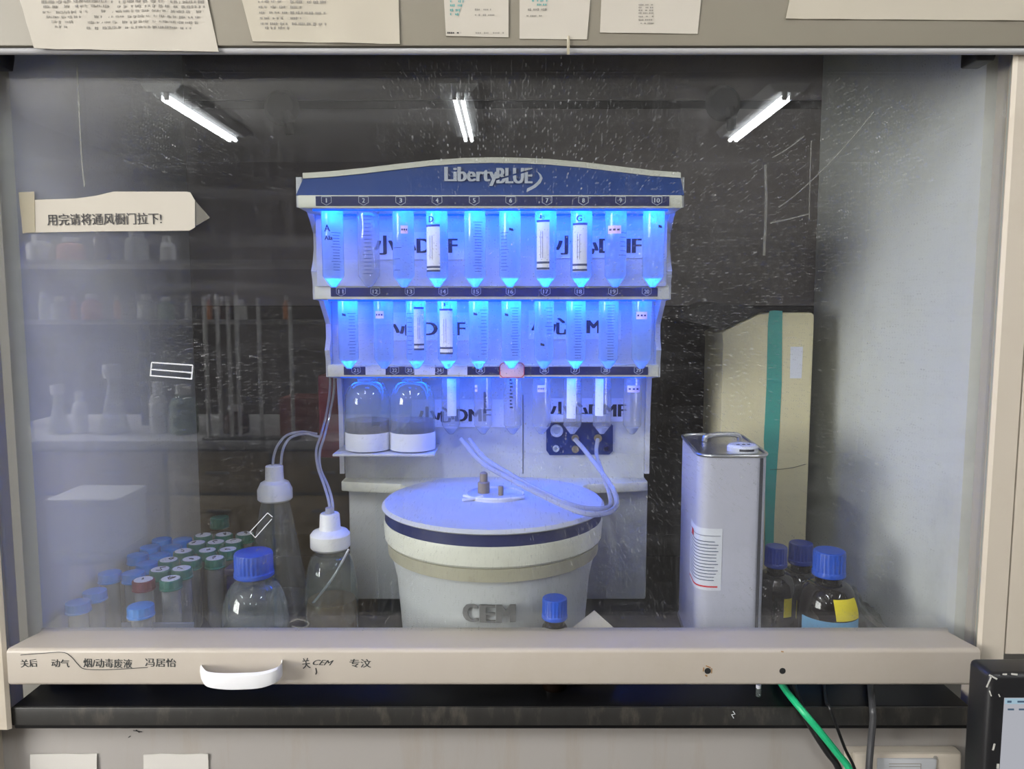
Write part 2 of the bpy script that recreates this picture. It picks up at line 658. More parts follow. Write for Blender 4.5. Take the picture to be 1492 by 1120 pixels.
for lo_, hi_ in (((RY0, 0), (WIN[0], CEIL)), ((WIN[1], 0), (RY1, CEIL)), ((WIN[0], 0), (WIN[1], WIN[2])), ((WIN[0], WIN[3]), (WIN[1], CEIL))):
    box(b, (RX0 - 0.1, lo_[0], lo_[1]), (RX0, hi_[0], hi_[1]))
struct('wall_left', b, M_wallp)
b = bm_new()
for lo_, hi_ in (((WIN[0], WIN[2]), (WIN[0] + 0.05, WIN[3])), ((WIN[1] - 0.05, WIN[2]), (WIN[1], WIN[3])), ((WIN[0] + 0.05, WIN[2]), (WIN[1] - 0.05, WIN[2] + 0.05)), ((WIN[0] + 0.05, WIN[3] - 0.05), (WIN[1] - 0.05, WIN[3])), (((WIN[0] + WIN[1]) / 2 - 0.02, WIN[2] + 0.05), ((WIN[0] + WIN[1]) / 2 + 0.02, WIN[3] - 0.05))):
    box(b, (RX0 - 0.08, lo_[0], lo_[1]), (RX0 - 0.03, hi_[0], hi_[1]))
struct('window_1', b, mat('added_window_frame', (220, 220, 220), 0.4))  # frame of the added window, never in view
struct('wall_right', bx((RX1, RY0, 0), (RX1 + 0.1, RY1, CEIL)), M_wallp)

M_glowA = emitter('fluorescent_tube_aisle', (0.95, 0.97, 1.0), TUBE_POWER * 1.45)
M_glowB = emitter('fluorescent_tube_rear', (0.95, 0.97, 1.0), TUBE_POWER * 0.68)
M_fix = mat('fixture_enamel', (226, 228, 228), 0.4, var=0.02)


def ceiling_light(x, y0, y1, label, glow):
    t = thing('ceiling_light', label, 'light', (x, (y0 + y1) / 2, CEIL), 'fluorescent ceiling lights')
    b = bm_new()
    prism(b, [(x - 0.13, y0, CEIL), (x - 0.09, y0, CEIL - 0.05), (x + 0.09, y0, CEIL - 0.05), (x + 0.13, y0, CEIL)], (0, y1 - y0, 0))
    obj('housing', b, M_fix, t)
    for s in (-0.024, 0.024):
        g = bm_new()
        tube(g, [(x + s, y0 + 0.03, CEIL - 0.075), (x + s, y1 - 0.03, CEIL - 0.075)], 0.014, 12, smooth=False)
        k = obj('fluorescent_tube', g, glow, t)
        for yy in (y0 + 0.02, y1 - 0.02):
            obj('lamp_holder', bx((x + s - 0.014, yy - 0.012, CEIL - 0.095), (x + s + 0.014, yy + 0.012, CEIL - 0.048), 0.003), M_fix, t)


for x, nm in ((-2.2, 'on the side of the reagent bench'), (-0.34, 'in the middle of its row'), (1.74, 'on the side away from the reagent bench')):
    ceiling_light(x, -4.22, -3.0, 'twin tube fluorescent light mirrored in the glass, ' + nm, M_glowB)
    ceiling_light(x, -1.45, -0.25, 'fluorescent light over the aisle, ' + nm, M_glowA)

# ------------------------------------------------------------------ the fume hood
hood = thing('fume_hood', 'cream enamelled fume hood with black worktop, lined inside and closed by a glass sash', 'fume hood', (-0.02, 1.15, 0))
WZ = 0.8804                      # things stand here, a hair above the worktop
WTOP = 0.88
WF = 0.868                       # front edge of the worktop
XL, XR = -0.61, 0.575            # inside faces of the side linings
YB = 1.42
wl, wr = X(15, WF, 1030), X(1416, WF, 1030)
zt = WZ - (Z(1030, WF) - Z(1057, WF))
b = bx((wl, WF + 0.004, WTOP - 0.03), (wr, YB + 0.02, WTOP), 0.002)
wt = obj('worktop', b, M_top, hood)
b = bx((wl, WF, zt), (wr, WF + 0.0045, WZ - 0.0005), 0.0015)
obj('worktop_edge', b, M_edge, wt)
# linings
obj('side_lining', bx((XL - 0.02, GY + 0.03, WZ), (XL, YB, 2.15)), M_lin, hood)
obj('side_lining', bx((XR, GY + 0.03, WZ), (XR + 0.02, YB, 2.15)), M_lin, hood)
obj('roof_lining', bx((XL - 0.02, GY + 0.03, 2.15), (XR + 0.02, YB + 0.02, 2.17)), M_lin, hood)
zs = Z(152, YB)
zm_ = Z(446, YB)
obj('lower_baffle', bx((XL, YB, WZ + 0.05), (XR, YB + 0.006, zm_ - 0.001), 0.001), M_baf2, hood)  # split off to carry the painted shade behind the machine
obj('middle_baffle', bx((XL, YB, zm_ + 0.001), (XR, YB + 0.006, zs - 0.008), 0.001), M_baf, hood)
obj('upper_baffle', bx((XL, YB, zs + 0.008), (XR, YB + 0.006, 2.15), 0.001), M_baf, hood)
obj('rear_lining', bx((XL - 0.02, YB + 0.03, WZ - 0.03), (XR + 0.02, YB + 0.04, 2.17)), M_hole, hood)
for px, py in ((412, 158), (1052, 152)):
    p = at(px, py, YB)
    b = bm_new()
    lathe(b, [(0.0, 0.0), (0.030, 0.0), (0.033, 0.006), (0.024, 0.018), (0.0, 0.02)], 24,
          mtx=Matrix.Translation(p) @ Matrix.Rotation(PI / 2, 4, 'X'))
    k = obj('baffle_knob', b, mat('baffle_knob', (34, 32, 34), 0.5), hood)
    b = bm_new()
    tube(b, [p + Vector((0.01, -0.01, -0.01)), p + Vector((0.014, -0.012, -0.03)), p + Vector((0.016, -0.008, -0.05))], [0.012] * 8 + [0.009] * 8 + [0.007], 10)
    obj('lever', b, mat('baffle_knob', (34, 32, 34), 0.5), k)
# posts: a prism whose inner edge is bevelled back to the glass channel
PF = 0.862
def post(xg, xf, xo, ztop, zbot, name):
    s = 1 if xg > 0 else -1
    b = bm_new()
    pts = [(xg, GY + 0.02, zbot), (xg, GY - 0.004, zbot), (xf - s * 0.004, PF + 0.003, zbot), (xf, PF, zbot), (xo, PF, zbot), (xo, GY + 0.02, zbot)]
    prism(b, pts, (0, 0, ztop - zbot))
    return obj(name, b, M_frame, hood)
xgL, xgR = X(12, GY, 920), X(1420, GY, 920)
xoR, xoL = X(1471, PF, 820), X(-40, PF, 820)
post(xgR, X(1438, PF, 820), xoR, 2.3, Z(1063, PF), 'corner_post')
post(xgL, X(-6, PF, 820), xoL, 2.3, Z(1063, PF), 'corner_post')
# channel strips that hold the sash
for xg, s in ((xgL, 1), (xgR, -1)):
    obj('channel_strip', bx((xg - 0.002 * s, GY - 0.012, Z(1045, PF)), (xg + 0.003 * s, GY - 0.006, 2.0), 0.001), mat('channel_grey', (164, 168, 160), 0.4), hood)
obj('side_panel', bx((xoR + 0.0025, PF + 0.001, 0.95), (xoR + 0.5, GY + 0.02, 2.3), 0.002), M_frame, hood)
obj('side_panel', bx((xoL - 0.0025, PF + 0.001, 0.0), (xoL - 0.5, GY + 0.02, 2.3), 0.002), M_frame, hood)
# header panel with rolled lip
HF = 0.850
zl0, zl1 = Z(77, HF), Z(67, HF)
obj('header_panel', bx((xoL - 0.5, HF, zl1 + 0.0005), (xoR + 0.5, PF - 0.001, 2.3), 0.001), M_head, hood)
b = bm_new()
tube(b, [(xoL - 0.5, HF + 0.006, (zl0 + zl1) / 2), (xoR + 0.5, HF + 0.006, (zl0 + zl1) / 2)], (zl1 - zl0) / 2, 14, smooth=False)
obj('header_lip', b, mat('lip_enamel', (170, 169, 170), 0.3, var=0.03), hood)
# apron under the worktop
obj('apron_panel', bx((wl - 0.3, GY - 0.005, 0.12), (xoR + 0.5, GY + 0.015, zt - 0.0005), 0.001), M_apron, hood)
obj('plinth', bx((wl - 0.3, GY + 0.03, 0.0), (xoR + 0.5, YB, 0.12)), M_black, hood)

# rubber stops under the header
for px, py, lb in ((1429, 80, 'black rubber stop under the header above the solvent tin side'), (-8, 84, 'black rubber stop under the header above the paper sign side')):
    p = at(px, py, GY - 0.02)
    b = bm_new()
    q = [(-0.0125, -0.009), (-0.010, -0.010), (0.009, -0.010), (0.012, 0.004), (0.0125, 0.009), (-0.0125, 0.009)]
    prism(b, [p + Vector((u, -0.012, v)) for u, v in q], (0, 0.03, 0), 0.0015)
    lone('rubber_stop', b, M_black, lb, 'rubber stop', group='rubber sash stops')

# ------------------------------------------------------------------ the sash
RF = 0.845                       # front face of the sash rail
sash = thing('sash_assembly', 'dusty glass sash with cream bottom rail in the fume hood opening', 'sash', (0, GY, Z(1000, RF)))
zr0, zr1, zr2 = Z(999, RF), Z(948, RF), Z(920, GY - 0.006)
obj('glass_pane', bx((xgL + 0.002, GY - 0.003, zr2 - 0.02), (xgR - 0.002, GY + 0.003, 2.05)), sash_glass(), sash)
xa, xb = X(9, RF, 960), X(1429, RF, 960)
b = bm_new()
pts = [(RF, zr0 + 0.003), (RF + 0.003, zr0), (GY + 0.012, zr0), (GY + 0.012, zr2 - 0.002), (GY - 0.006, zr2), (RF + 0.004, zr1 + 0.002), (RF, zr1 - 0.001)]
prism(b, [(xa, y, z) for y, z in pts], (xb - xa, 0, 0))
# round the ends of the rail towards the top
for v in b.verts:
    if v.co.y > RF + 0.02 and v.co.z > zr1:
        v.co.x += 0.012 * (1 if v.co.x < 0 else -1)
bmesh.ops.bevel(b, geom=b.edges[:], offset=0.0018, segments=2, affect='EDGES', profile=0.5)
rail = obj('bottom_rail', b, M_rail, sash)
# bow handle
def hp(px, py, d): return at(px, py, RF - d)
b = bm_new()
n = 24
path, rad = [], []
prof = [(293, 976, 0.0), (295, 982, 0.012), (303, 990, 0.022), (325, 993, 0.027), (352, 993, 0.028), (380, 991, 0.027), (402, 984, 0.022), (410, 976, 0.012), (411, 968, 0.0)]
pts = smooth_path([hp(*q) for q in prof], 4)
vsr = []
for i, p in enumerate(pts):
    f = i / (len(pts) - 1)
    h = 0.0065 + 0.0035 * math.sin(PI * f)
    vsr.append([b.verts.new(p + Vector((0, dy, dz))) for dy, dz in ((0.0015, h), (-0.0025, h * 0.8), (-0.0035, 0), (-0.0025, -h * 0.8), (0.0015, -h))])
for a_, c_ in zip(vsr, vsr[1:]):
    for k in range(5):
        j = (k + 1) % 5
        b.faces.new((a_[k], c_[k], c_[j], a_[j]))
b.faces.new(vsr[0]); b.faces.new(list(reversed(vsr[-1])))
bmesh.ops.recalc_face_normals(b, faces=b.faces)
obj('handle', b, M_white, sash)
# screw holes and rust
for px, py, r in ((1031, 977, 0.0036), (1140, 977, 0.0036)):
    p = at(px, py, RF)
    b = bm_new()
    lathe(b, [(r * 0.5, 0.0), (r, 0.0), (r * 1.05, 0.0004), (r * 0.5, 0.0004)], 20, mtx=Matrix.Translation(p) @ Matrix.Rotation(PI / 2, 4, 'X'))
    lathe(b, [(0.0, 0.0003), (r * 0.9, 0.0003)], 20, mtx=Matrix.Translation(p) @ Matrix.Rotation(PI / 2, 4, 'X'), cap=False)
    obj('screw_hole', b, M_hole, rail)
for px, py, w, h, a in ((1032, 971, 0.006, 0.0012, 0.4), (1037, 977, 0.001, 0.006, 0), (1029, 984, 0.003, 0.0015, 0.5), (1140, 949, 0.003, 0.0012, 0.2), (1025, 975, 0.001, 0.005, 0.1)):
    p = at(px, py, RF - 0.0002)
    b = bx((-w / 2, -0.0002, -h / 2), (w / 2, 0.0002, h / 2), mtx=Matrix.Translation(p) @ Matrix.Rotation(a, 4, 'Y'))
    obj('rust_stain', b, M_rust, rail)
# handwriting on the rail: marker strokes
def hand(s, px, py, w, h, ang=0.0, shear=0.0):
    c = at(px, py, RF - 0.0003)
    k = RF / F * 1.03
    b = bm_new()
    lettering(b, s, on_plane(c, ang), w * k, h * k, 0.0, 0.0, shear, 0.00025, 2)
    obj('handwriting', b, M_marker, rail)
hand('关后', 42, 966, 25, 12, 0.05)
hand('动气', 88, 966, 27, 12, -0.03)
hand('烟/动毒废液', 157, 966, 72, 14, -0.02)
hand('冯居怡', 234, 965, 46, 13, -0.02)
hand('关', 446, 966, 12, 16, 0.1)
hand('CEM', 470, 965, 28, 8, -0.03, 0.2)
hand('专汶', 525, 966, 32, 13, -0.02)
b = bm_new()
tube(b, [at(px, py, RF - 0.0004) for px, py in ((30, 954), (55, 952), (90, 950), (103, 956), (113, 967), (122, 974), (145, 975.5), (175, 974.5), (215, 972))], 0.0004, 6)
obj('pen_line', b, M_marker, rail)
b = bm_new()
tube(b, [at(px, py, RF - 0.0004) for px, py in ((460, 973), (461, 979), (460, 982))], 0.0006, 6)
obj('pen_line', b, M_marker, rail)
# residue outlines of old stickers and scratches on the glass
GF = GY - 0.0033
def stroke(pts, r=0.0008, name='tape_residue'):
    b = bm_new()
    tube(b, [at(px, py, GF) for px, py in pts], r, 5, smooth=len(pts) > 4)
    for v in b.verts:
        v.co.y = GF + (v.co.y - GF) * 0.25
    obj(name, b, M_residue, sash)
for seg_ in (((221, 528), (281, 532)), ((220, 538), (280, 543)), ((219, 547), (280, 552)), ((221, 528), (219, 548)), ((281, 532), (279, 552))):
    stroke(seg_, 0.0009)
for seg_ in (((364, 775), (390, 747)), ((372, 783), (396, 756)), ((364, 775), (372, 783)), ((390, 747), (397, 753))):
    stroke(seg_, 0.0005)
M_scr = thin_plastic('glass_scratch', (206, 206, 200), 0.84, 0.13, 0.03, 0.05, 0.3)
def scratch(pts, r):
    b = bm_new()
    tube(b, [at(px, py, GF) for px, py in pts], r, 5)
    for v in b.verts:
        v.co.y = GF + (v.co.y - GF) * 0.25
    obj('scratch', b, M_scr, sash)
scratch([(1135, 302), (1160, 283), (1195, 251), (1230, 214), (1255, 185), (1273, 163)], 0.0007)
scratch([(1125, 230), (1150, 215), (1172, 198)], 0.0008)
scratch([(1182, 205), (1180, 260), (1179, 320)], 0.0008)
scratch([(1122, 325), (1150, 319), (1178, 312)], 0.0010)
scratch([(1115, 240), (1116, 300), (1113, 372)], 0.0016)
scratch([(112, 95), (115, 160), (119, 235), (123, 272)], 0.0009)
scratch([(423, 906), (432, 902), (444, 904), (450, 909), (440, 914), (425, 912)], 0.0009)


# ------------------------------------------------------------------ sheets of paper
def sheet(bm, c4, nx=10, ny=10, wav=0.002, thick=0.0004, seed=0):
    """wavy sheet through four corners (bl, br, tr, tl); front towards -y"""
    bl, br, tr, tl = [Vector(c) for c in c4]
    rows = []
    for side in (0, 1):
        g = []
        for j in range(ny + 1):
            row = []
            for i in range(nx + 1):
                u, v = i / nx, j / ny
                p = (bl * (1 - u) + br * u) * (1 - v) + (tl * (1 - u) + tr * u) * v
                d = abs(mnoise.noise((p.x * 14 + seed * 7, p.z * 14, seed)) * wav * 1.6 + mnoise.noise((p.x * 45, p.z * 45, seed + 3)) * wav * 0.5)
                row.append(bm.verts.new(p + Vector((0, -0.0006 - d - (0 if side else thick) * -1 - (thick if side else 0), 0))))
            g.append(row)
        rows.append(g)
    fs = []
    f_, k_ = rows[1], rows[0]
    for j in range(ny):
        for i in range(nx):
            fs.append(bm.faces.new((f_[j][i], f_[j][i + 1], f_[j + 1][i + 1], f_[j + 1][i])))
            fs.append(bm.faces.new((k_[j][i], k_[j + 1][i], k_[j + 1][i + 1], k_[j][i + 1])))
    def edge(a, b_):
        for i in range(len(a) - 1):
            fs.append(bm.faces.new((a[i], a[i + 1], b_[i + 1], b_[i])))
    edge(k_[0], f_[0]); edge(f_[ny], k_[ny])
    edge([r[0] for r in f_], [r[0] for r in k_]); edge([r[nx] for r in k_], [r[nx] for r in f_])
    bmesh.ops.recalc_face_normals(bm, faces=fs)
    return bm


def sheet_d(p, wav, seed):
    return 0.0006 + abs(mnoise.noise((p.x * 14 + seed * 7, p.z * 14, seed)) * wav * 1.6 + mnoise.noise((p.x * 45, p.z * 45, seed + 3)) * wav * 0.5)


def notice(corners_px, Y, label, seed, wav, lines=(), up=0.2, m=None):
    """corners bl, br, tr, tl in pixels; the top runs on above the frame"""
    c = [at(px, py, Y) for px, py in corners_px]
    lf = (c[3] - c[0]); rt = (c[2] - c[1])
    c[3] = c[0] + lf * (up / max(lf.length, 0.001)); c[2] = c[1] + rt * (up / max(rt.length, 0.001))
    t = thing('paper_notice', label, 'paper', ((c[0].x + c[1].x) / 2, Y, c[0].z), 'papers taped along the header')
    b = bm_new()
    sheet(b, c, 16, 14, wav, 0.0004, seed)
    obj('sheet', b, m or M_paper, t, 60)
    byM = {}
    for px0, px1, py, h, mm in lines:
        b = byM.setdefault(mm, bm_new())
        rnd = random.Random(int(px0 * 13 + py * 7 + seed))
        x = px0
        while x < px1:
            w = min(rnd.uniform(4, 11), px1 - x)
            nn = max(1, int(w / 2.2))
            for i in range(nn):
                xx = x + w * i / nn
                if rnd.random() < 0.15:
                    continue
                hh = h * rnd.uniform(0.6, 1.0)
                q = [at(xx, py + hh / 2, Y), at(xx + w / nn * 0.72, py + hh / 2, Y), at(xx + w / nn * 0.72, py - hh / 2, Y), at(xx, py - hh / 2, Y)]
                b.faces.new([b.verts.new(p + Vector((0, -sheet_d(p, wav, seed) - 0.0011, 0))) for p in q])
            x += w + rnd.uniform(1.5, 4)
    for mm, b in byM.items():
        obj('print', b, mm, t)
    return t


L1 = [(62, 300, 4, 5, M_inkf), (65, 300, 11, 4.5, M_inkf), (64, 130, 19, 4, M_inkf), (150, 298, 18, 4, M_inkf), (70, 120, 26, 4, M_inkf), (140, 295, 26, 4, M_inkf),
      (75, 110, 33, 4, M_inkf), (130, 290, 34, 4, M_inkf), (82, 100, 40, 4, M_inkf), (128, 280, 42, 4, M_inkf)]
notice([(53, 72), (319, 76), (303, 0), (30, 0)], HF, 'large crumpled printed sheet with slanting edges on the header above the paper sign', 1, 0.004, L1)
L2 = []
for i, y in enumerate((4, 12, 20, 28, 36)):
    L2 += [(377 + i, 420, y, 4, M_inkf), (424, 440 if i % 2 else 476, y, 4.5, M_inkf)]
L2.append((385, 422, 42, 4, M_inkf))
notice([(369, 61), (583, 65), (581, 0), (353, 0)], HF, 'wide sheet with a numbered two column list on the header beside the crumpled one', 2, 0.002, L2, m=M_paper2)
L3 = [(656, 676, 3, 4, M_inkg), (656, 674, 9, 4, M_inkg), (656, 671, 16, 4, M_inkg), (656, 669, 22, 4, M_inkg), (692, 716, 15, 3, M_inkf), (692, 722, 23, 3, M_inkf),
      (652, 672, 49, 2.5, M_ink), (693, 738, 49, 2.5, M_inkf)]
notice([(650, 53), (741, 55), (741, 0), (647, 0)], HF, 'narrow sheet with green heading and a dark line along its lower edge on the header', 3, 0.0012, L3)
L4 = [(775, 798, 2, 4, M_inkg), (780, 797, 8, 3, M_inkg), (769, 797, 15, 4, M_inkf), (767, 796, 24, 2.5, M_inkf)]
notice([(757, 57), (855, 58), (860, 0), (757, 0)], HF, 'narrow pale sheet with a strip of tape at its foot on the header', 4, 0.0012, L4)
L5 = [(930, 952, y, 2.5, M_inkf) for y in (8, 12, 16, 20, 25, 30, 35)]
notice([(874, 48), (1016, 50), (1021, 0), (876, 0)], HF, 'blank looking sheet with a horizontal fold and faint central print on the header', 5, 0.0018, L5)
notice([(1144, 28), (1560, 31), (1562, 0), (1150, 0)], HF, 'broad blank cream sheet on the header above the light side wall', 6, 0.0012, [], m=M_paper2)
p = at(828, 66, HF - 0.002)
lone('tape_strip', bx(p + Vector((-0.0016, -0.0006, -0.010)), p + Vector((0.0016, 0, 0.010)), 0.0002), M_tape, 'short strip of yellowed tape hanging over the header lip', 'tape')

# the sign taped to the glass
sign = thing('paper_sign', 'torn white paper sign with one printed line of black Chinese characters taped to the glass', 'sign', at(160, 338, GF - 0.001))
b = bm_new()
out = [(33, 339), (150, 337), (276, 336), (284, 331), (284, 292), (277, 280), (270, 279), (165, 279), (140, 285), (110, 289), (50, 291), (28, 292)]
prism(b, [at(px, py, GF - 0.0015) for px, py in out], (0, 0.0006, 0))
obj('sheet', b, M_paper, sign)
b = bm_new()
prism(b, [at(px, py, GF - 0.0021) for px, py in ((27, 280), (50, 279), (51, 338), (33, 340))], (0, 0.0004, 0))
obj('tape', b, M_tape, sign)
b = bm_new()
prism(b, [at(px, py, GF - 0.0007) for px, py in ((284, 292), (306, 317), (284, 330))], (0, 0.0003, 0))
obj('tape', b, thin_plastic('clear_tape_thin', (200, 196, 184), 0.75, 0.2, 0.05, 0.06, 0.15), sign)
b = bm_new()
k = GY / F * 1.02
lettering(b, '用完请将通风橱门拉下!', on_plane(at(152, 319, GF - 0.0023), 0.012), 160 * k, 16 * k, 0.0, 0.0, 0.0, 0.0002, 2)
obj('lettering', b, M_ink, sign)

# ------------------------------------------------------------------ the peptide synthesizer
XC = -0.029
synth = thing('peptide_synthesizer', 'large white and blue synthesizer with three tube tiers glowing blue and a lidded drum', 'instrument', (XC, 1.2, WZ))
HW = 0.2570                      # half width
Y1, Y2, Y3 = 1.030, 1.113, 1.188 # tube axes of the three tiers
FR1, FR2, FR3, COL = 0.998, 1.070, 1.135, 1.212
YR = 1.36                        # rear of the instrument


def zpx(py, Y): return Z(py, Y)


# header: blue arched front, cream trim above, cream strip with numbers below
def arch(py_off):
    pts = [(441, 252), (480, 249.5), (530, 244.5), (580, 238.5), (630, 233), (675, 230), (716, 229), (757, 229.6), (800, 231.5), (850, 236), (900, 242), (950, 248), (992, 251)]
    return [at(px, py + py_off, FR1) for px, py in pts]
a0, a1 = arch(0), arch(8)
b = bm_new()
prism(b, a0 + list(reversed(a1)), (0, 0.16, 0))
obj('header_trim', b, M_cream, synth)
zb = zpx(284, FR1)
b = bm_new()
prism(b, [p + Vector((0, 0.002, 0)) for p in a1] + [Vector((XC + HW, FR1 + 0.002, zb)), Vector((XC - HW, FR1 + 0.002, zb))], (0, 0.155, 0), 0)
hdr = obj('header_panel', b, M_blue, synth)
b = bm_new()
kk = FR1 / F * 0.98
lettering(b, 'Liberty', on_plane(at(687, 257, FR1 - 0.0003)), 79 * kk, 27 * kk, 0.0, 0.0006, 0.0, 0.0011, 4)
# BLUE with the slash through it: letters, then the swoosh
obj('lettering', b, M_line, hdr)
b = bm_new()
lettering(b, 'BLUE', on_plane(at(749.5, 256, FR1 - 0.0003)), 53 * kk, 22 * kk, 0.0, 0.0006, 0.0, 0.0011, 4)
geom = b.verts[:] + b.edges[:] + b.faces[:]
# cut the rising slash out of the word
q0, q1 = at(722, 262, FR1), at(777, 247, FR1)
dr = (q1 - q0).normalized()
nn = Vector((-dr.z, 0, dr.x))
for off, keep in ((0.0011, 1), (-0.0011, -1)):
    bmesh.ops.bisect_plane(b, geom=b.verts[:] + b.edges[:] + b.faces[:], plane_co=q0 + nn * off, plane_no=nn)
dele = [f for f in b.faces if abs((f.calc_center_median() - q0).dot(nn)) < 0.00105]
bmesh.ops.delete(b, geom=dele, context='FACES')
obj('lettering', b, M_line, hdr)
b = bm_new()
sw = [(783, 250), (788, 254), (790.5, 259), (788, 266), (781, 272.5), (773, 277), (767, 279.5), (768, 274.5), (776, 270.5), (782.5, 265.5), (786.5, 260), (786, 255.5)]
prism(b, [at(px, py, FR1 + 0.0014) for px, py in sw], (0, 0.001, 0))
obj('swoosh', b, M_line, hdr)


def rail_part(pyt, pyb, Yf, pxl, pxr, Yback, name):
    zt_, zb_ = zpx(pyt, Yf), zpx(pyb, Yf)
    r_ = obj(name, bx((XC - HW + 0.003, Yf, zb_), (XC + HW - 0.003, Yback, zt_), 0.0015), M_cream, synth)
    return r_, zt_, zb_


def shield(bm, c, w, h):
    pts = [(-w, h), (w, h), (w, -h * 0.35), (0, -h), (-w, -h * 0.35)]
    for i in range(5):
        a, b_ = pts[i], pts[(i + 1) % 5]
        tube(bm, [c + Vector((a[0], 0, a[1])), c + Vector((b_[0], 0, b_[1]))], 0.00035, 4, smooth=False)


def number_strip(parent, Yf, px0, px1, pyt, pyb, numbers):
    z1_, z0_ = zpx(pyt, Yf), zpx(pyb, Yf)
    s = obj('number_strip', bx((X(px0, Yf, pyt), Yf - 0.0012, z0_), (X(px1, Yf, pyt), Yf + 0.0005, z1_)), M_navy, parent)
    for px, n_ in numbers:
        b = bm_new()
        c = Vector((X(px, Yf, (pyt + pyb) / 2), Yf - 0.0014, (z0_ + z1_) / 2))
        shield(b, c, 0.0064, (z1_ - z0_) * 0.44)
        lettering(b, str(n_), on_plane(c + Vector((0, -0.0002, 0.0008))), (0.0016 if n_ == 1 else 0.0038 * len(str(n_))), 0.0058, 0.0, 0.0, 0.0, 0.0003, 2)
        obj('printed_number', b, M_line, parent)
    return s


R1, r1t, r1b = rail_part(284, 303, FR1, 0, 0, 1.10, 'upper_rail')
R2, r2t, r2b = rail_part(417, 436, FR2, 0, 0, 1.17, 'middle_rail')
R3, r3t, r3b = rail_part(531, 549, FR3, 0, 0, COL + 0.01, 'lower_rail')
T1X = [485, 537, 588, 637, 692, 743, 795, 847, 897, 952]
T2X = [505, 557, 605, 651, 697, 745, 793, 840, 888, 937]
T3X = [655, 703, 747, 790, 836, 880, 925]
number_strip(R1, FR1, 460, 975, 286, 300, [(x, i + 1) for i, x in enumerate([476, 530, 584, 637, 691, 744, 797, 850, 904, 957])])
number_strip(R2, FR2, 482, 958, 419, 432, [(x, i + 11) for i, x in enumerate([497, 547, 597, 646, 694, 744, 795, 844, 893, 942])])
number_strip(R3, FR3, 501, 944, 534, 546, [(x, i + 21) for i, x in enumerate([519, 575, 597, 640, 700, 793, 838, 882, 930])])
# stickers over the lower strip
for px0, px1, m_, tx in ((533, 562, M_lab, None), (604, 634, M_lab, None), (652, 681, M_lab, 'Ar'), ):
    b = bx((X(px0, FR3, 540), FR3 - 0.0022, zpx(546, FR3)), (X(px1, FR3, 540), FR3 - 0.0013, zpx(533, FR3)))
    k_ = obj('sticker', b, m_, R3)
b = bx((X(728, FR3, 540), FR3 - 0.003, zpx(550, FR3)), (X(764, FR3, 540), FR3 - 0.0022, zpx(528, FR3)), 0.0003)
stk = obj('pink_sticker', b, M_pink, R3)
b = bm_new()
zA, zB, xA, xB = zpx(549.5, FR3), zpx(528.5, FR3), X(728.5, FR3, 540), X(763.5, FR3, 540)
ch = 0.004
ring = [(xA + ch, zA), (xB - ch, zA), (xB, zA + ch), (xB, zB - ch), (xB - ch, zB), (xA + ch, zB), (xA, zB - ch), (xA, zA + ch)]
for i in range(8):
    q, w_ = ring[i], ring[(i + 1) % 8]
    tube(b, [(q[0], FR3 - 0.0032, q[1]), (w_[0], FR3 - 0.0032, w_[1])], 0.0006, 4, smooth=False)
stk['label'] = 'pink sticker with a red border'
obj('sticker_border', b, M_red, R3)

# side panels with an S-shaped front edge
def side_profile():
    q = [(258, FR1 + 0.004), (302, FR1 + 0.004), (304, 1.045), (318, 1.062), (340, 1.082), (362, 1.083), (380, 1.076), (395, 1.066), (410, FR2 + 0.002), (436, FR2 + 0.002), (438, 1.104),
         (452, 1.120), (472, 1.142), (492, 1.142), (510, 1.132), (525, FR3 + 0.002), (549, FR3 + 0.002), (551, COL - 0.008), (600, COL), (690, COL)]
    return [(Y, Z(py, Y)) for py, Y in q]
sp_ = side_profile()
for s in (-1, 1):
    x0 = XC + s * (HW - 0.0075)
    x1 = XC + s * HW
    b = bm_new()
    prism(b, [(x0, y, z) for y, z in sp_] + [(x0, YR, sp_[-1][1]), (x0, YR, sp_[0][1])], (x1 - x0, 0, 0))
    obj('side_panel', b, M_panel, synth)
# back panels of the tiers, shelves above them
obj('tier_back', bx((XC - HW + 0.008, Y1 + 0.036, r2t), (XC + HW - 0.008, Y1 + 0.044, r1b + 0.02)), M_panel, synth)
obj('tier_back', bx((XC - HW + 0.008, Y2 + 0.036, r3t), (XC + HW - 0.008, Y2 + 0.044, r2b + 0.02)), M_panel, synth)
zpl = Z(697, COL)                # top of the plate beside the drum
obj('column_front', bx((XC - HW + 0.008, COL + 0.006, zpl), (XC + HW - 0.008, COL + 0.02, r3b + 0.02)), M_body, synth)
b = bm_new()
tube(b, [at(762, 575, COL + 0.0055), at(762, 690, COL + 0.0055)], 0.0006, 4, smooth=False)
obj('panel_joint', b, M_seam, synth)
# lower column and plate
zp0 = Z(711, COL)
obj('lower_column', bx((X(509, COL, 780), COL, WZ), (X(943, COL, 780), YR, zp0), 0.004), M_body, synth)
b = bm_new()
ny_ = 12
xl_, xr_ = X(497, COL - 0.02, 698), X(944, COL - 0.02, 698)
plan = [(xl_, YR), (xl_, COL - 0.02), (xl_ + 0.02, COL - 0.026), (XC - 0.15, COL - 0.040), (XC - 0.12, 1.12), (XC + 0.12, 1.12), (XC + 0.15, COL - 0.040), (xr_ - 0.02, COL - 0.026), (xr_, COL - 0.02), (xr_, YR)]
prism(b, [(x, y, zp0) for x, y in plan], (0, 0, zpl - zp0), 0.002)
obj('plate', b, M_cream, synth)
# maroon cover at the rear side
obj('side_cover', bx((X(468, 1.27, 600), 1.25, Z(664, 1.27)), (XC - HW - 0.0005, 1.34, Z(545, 1.27)), 0.004), M_maroon, synth)['label'] = 'dark maroon cover beside the clear reagent bottles'

